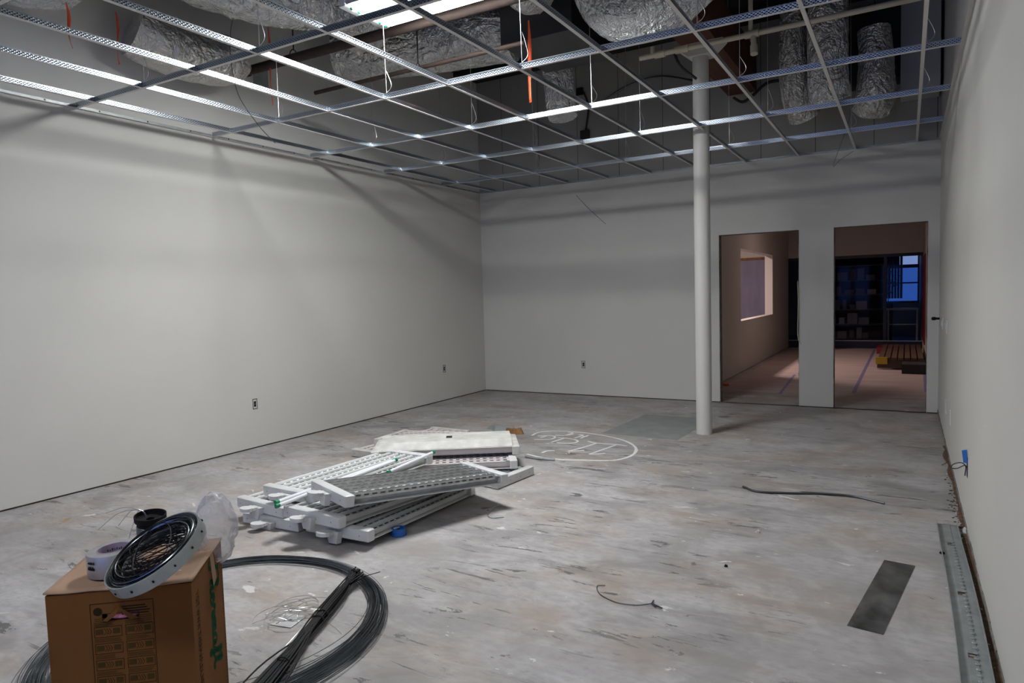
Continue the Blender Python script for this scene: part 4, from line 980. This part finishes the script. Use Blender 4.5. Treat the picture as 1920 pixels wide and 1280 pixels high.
rr = random.Random(9); M['gb'] = mat('dim_grey_box', (.16, .15, .15), .7); M['gb2'] = mat('pale_box', (.40, .38, .38), .7); M['gb3'] = mat('brown_carton', (.16, .09, .06), .8)
BX = ['bottom', 'second', 'third', 'fourth', 'top']
for k in range(5):
    x = .07; q_ = 0
    while x < .95:
        w_ = rr.uniform(.08, .26); h_ = rr.uniform(.12, .28); mm = rr.choice(['gb', 'gb', 'gb3', 'gb2'])
        o = MB().bbox((0, 0, 0), (w_, .25, h_), mm, .004).build('storage_box'); o.location = (-1.75+x, 18.8, .176+k*.36)
        tag(o, 'storage box on the %s shelf behind the shop glass, %s from the left' % (BX[k], ORD[q_]), 'box', 'boxes on the dark shelves'); x += w_+rr.uniform(.01, .08); q_ += 1
t = thing('white_table', 'white thin-legged table behind the shop glass under the blue window', 'table', (-.42, 19.0, 0))
MB().bbox((0, 0, .86), (.68, .6, .90), 'white', .004).build('table_top', t)
for x, y in ((.02, .02), (.63, .02), (.02, .55), (.63, .55)): MB().box((x, y, 0), (x+.03, y+.03, .86), 'white').build('leg', t)
MB().box((.05, .03, .50), (.63, .05, .52), 'white').build('rail', t)
wd = struct(MB().box((-.75, 22.88, .95), (.30, 22.9, 2.9), 'navy'), 'window_3')
struct(MB().box((-.7, 22.86, 1.0), (.27, 22.879, 1.95), 'bluew').box((-.2, 22.86, 2.05), (.27, 22.879, 2.6), 'bluel').box((-.7, 22.85, 1.5), (.27, 22.87, 1.54), 'navy'), 'pane', wd)
b = MB()
for k in range(9):
    x = -.72+k*.07; b.extrude([(x, 21.5), (x+.03, 21.46), (x+.06, 21.5)], 1.1, 2.7, 'curtain', Matrix(((1, 0, 0, 0), (0, 0, 1, 0), (0, 1, 0, 0), (0, 0, 0, 1))))
tag(b.build('curtain'), 'pale blue curtain strips hanging before the dusk window', 'curtain')
b = MB(); rr = random.Random(5)
for k in range(70):
    x, z = rr.gauss(-.42, .10), rr.uniform(1.25, 2.0); mt = Matrix.Translation((x, 20.6+rr.uniform(-.1, .1), z)) @ Matrix.Rotation(rr.uniform(0, 6), 4, 'Y') @ Matrix.Rotation(rr.uniform(-1, 1), 4, 'X')
    b.add([(-.04, 0, 0), (0, .01, .018), (.04, 0, 0), (0, .01, -.018)], [(0, 1, 2, 3)], 'leaf', mt)
t = thing('potted_plant', 'leafy green plant silhouetted before the dusk window', 'plant', (0, 0, 0)); b.build('foliage', t)
MB().lathe([(0, 0), (.09, 0), (.12, 1.0), (0, 1.0)], 'navy', 16, Matrix.Translation((-.42, 20.6, 0))).tube([(-.42, 20.6, .9), (-.42, 20.6, 1.9)], .01, 'rust', 6).build('planter', t)
# platform of boards on the right
t = thing('lumber_pallet', 'low stack of dark boards with a yellow strap on the floor of the next room', 'pallet', (-.42, 15.0, 0))
for k in range(7): MB().box((.0+k*.10, -1.5, .17), (.08+k*.10, 1.6, .21), 'plywood').build('board', t)
for y in (-1.45, 0, 1.5): MB().box((-.02, y, .02), (.70, y+.09, .17), 'plywood').build('bearer', t)
MB().box((-.04, -1.55, .10), (.14, -1.50, .22), 'yellow').build('strap', t)
o = MB().box((-.55, 16.6, .004), (-.1, 17.4, .14), 'redp').build('red_crate'); tag(o, 'dark red low crate at the left rear of the board stack', 'crate')
o = MB().box((-.06, 12.9, .004), (.28, 13.42, .16), 'blackm').build('black_case'); tag(o, 'black case on the floor in front of the board stack', 'case')
# tape lines on the paper and at the thresholds
for k, (pa, pb, w_) in enumerate((((1640, 655), (1600, 737), .05), ((1733, 690), (1737, 735), .05), ((1490, 702), (1462, 738), .04))):
    p, q_ = at(*pa, 2, .0035), at(*pb, 2, .0035); d = (q_-p).normalized(); nr = Vector((-d.y, d.x, 0))*w_/2
    o = MB().add([p+nr, p-nr, q_-nr, q_+nr], [(0, 1, 2, 3)], 'violet').build('floor_tape')
    tag(o, ('violet tape line running away through the right opening', 'violet tape line at the far right of the right opening', 'violet tape line on the paper through the left opening')[k], 'tape')
for k, (x0, x1) in enumerate(((A1, A2), (B1, B2))):
    rr = random.Random(k); pts = [(x0+(x1-x0)*q_/10, YB+.02+rr.uniform(-.015, .015), .006) for q_ in range(11)]
    o = MB().tube(smooth_path(pts, 4), .006, 'navy', 6).build('threshold_strip'); tag(o, ('torn dark blue strip across the foot of the left opening', 'torn dark blue strip across the foot of the right opening')[k], 'strip')
c = at(1360, 722, 2, .01); o = MB().bbox((-.07, -.03, 0), (.05, .03, .03), 'orange', .005).build('red_scrap', None, c, (0, 0, .4)); tag(o, 'small red scrap on the floor just inside the left opening', 'scrap')
wirething('hanging_cord', 'pale cord hanging down the edge of the pier between the openings', [(A2-.012, YB-.012, 1.55), (A2-.004, YB-.02, 1.3), (A2-.01, YB-.018, .9), (A2+.02, YB-.018, .78)], .006, 'cpvc', 'cord')
# lamps of those rooms
t = thing('ceiling_panel', 'square ceiling lamp panel in the room beyond the openings', 'ceiling light', (-1.1, 13.5, 2.98)); MB().box((-.3, -.3, 0), (.3, .3, .018), 'white').build('panel_frame', t)
area('next_room_lamp', (-1.1, 13.5, 2.97), (0, 0, 0), .6, .6, P_NEXT, (1, .72, .66))
t = thing('ceiling_panel', 'ceiling lamp panel in the side room behind the window opening', 'ceiling light', (-4.0, 13.4, 2.98)); MB().box((-.2, -.4, 0), (.2, .4, .018), 'white').build('panel_frame', t)
area('side_room_lamp', (-4.0, 13.4, 2.97), (0, 0, 0), .35, .6, P_SIDE, (1, .74, .69))
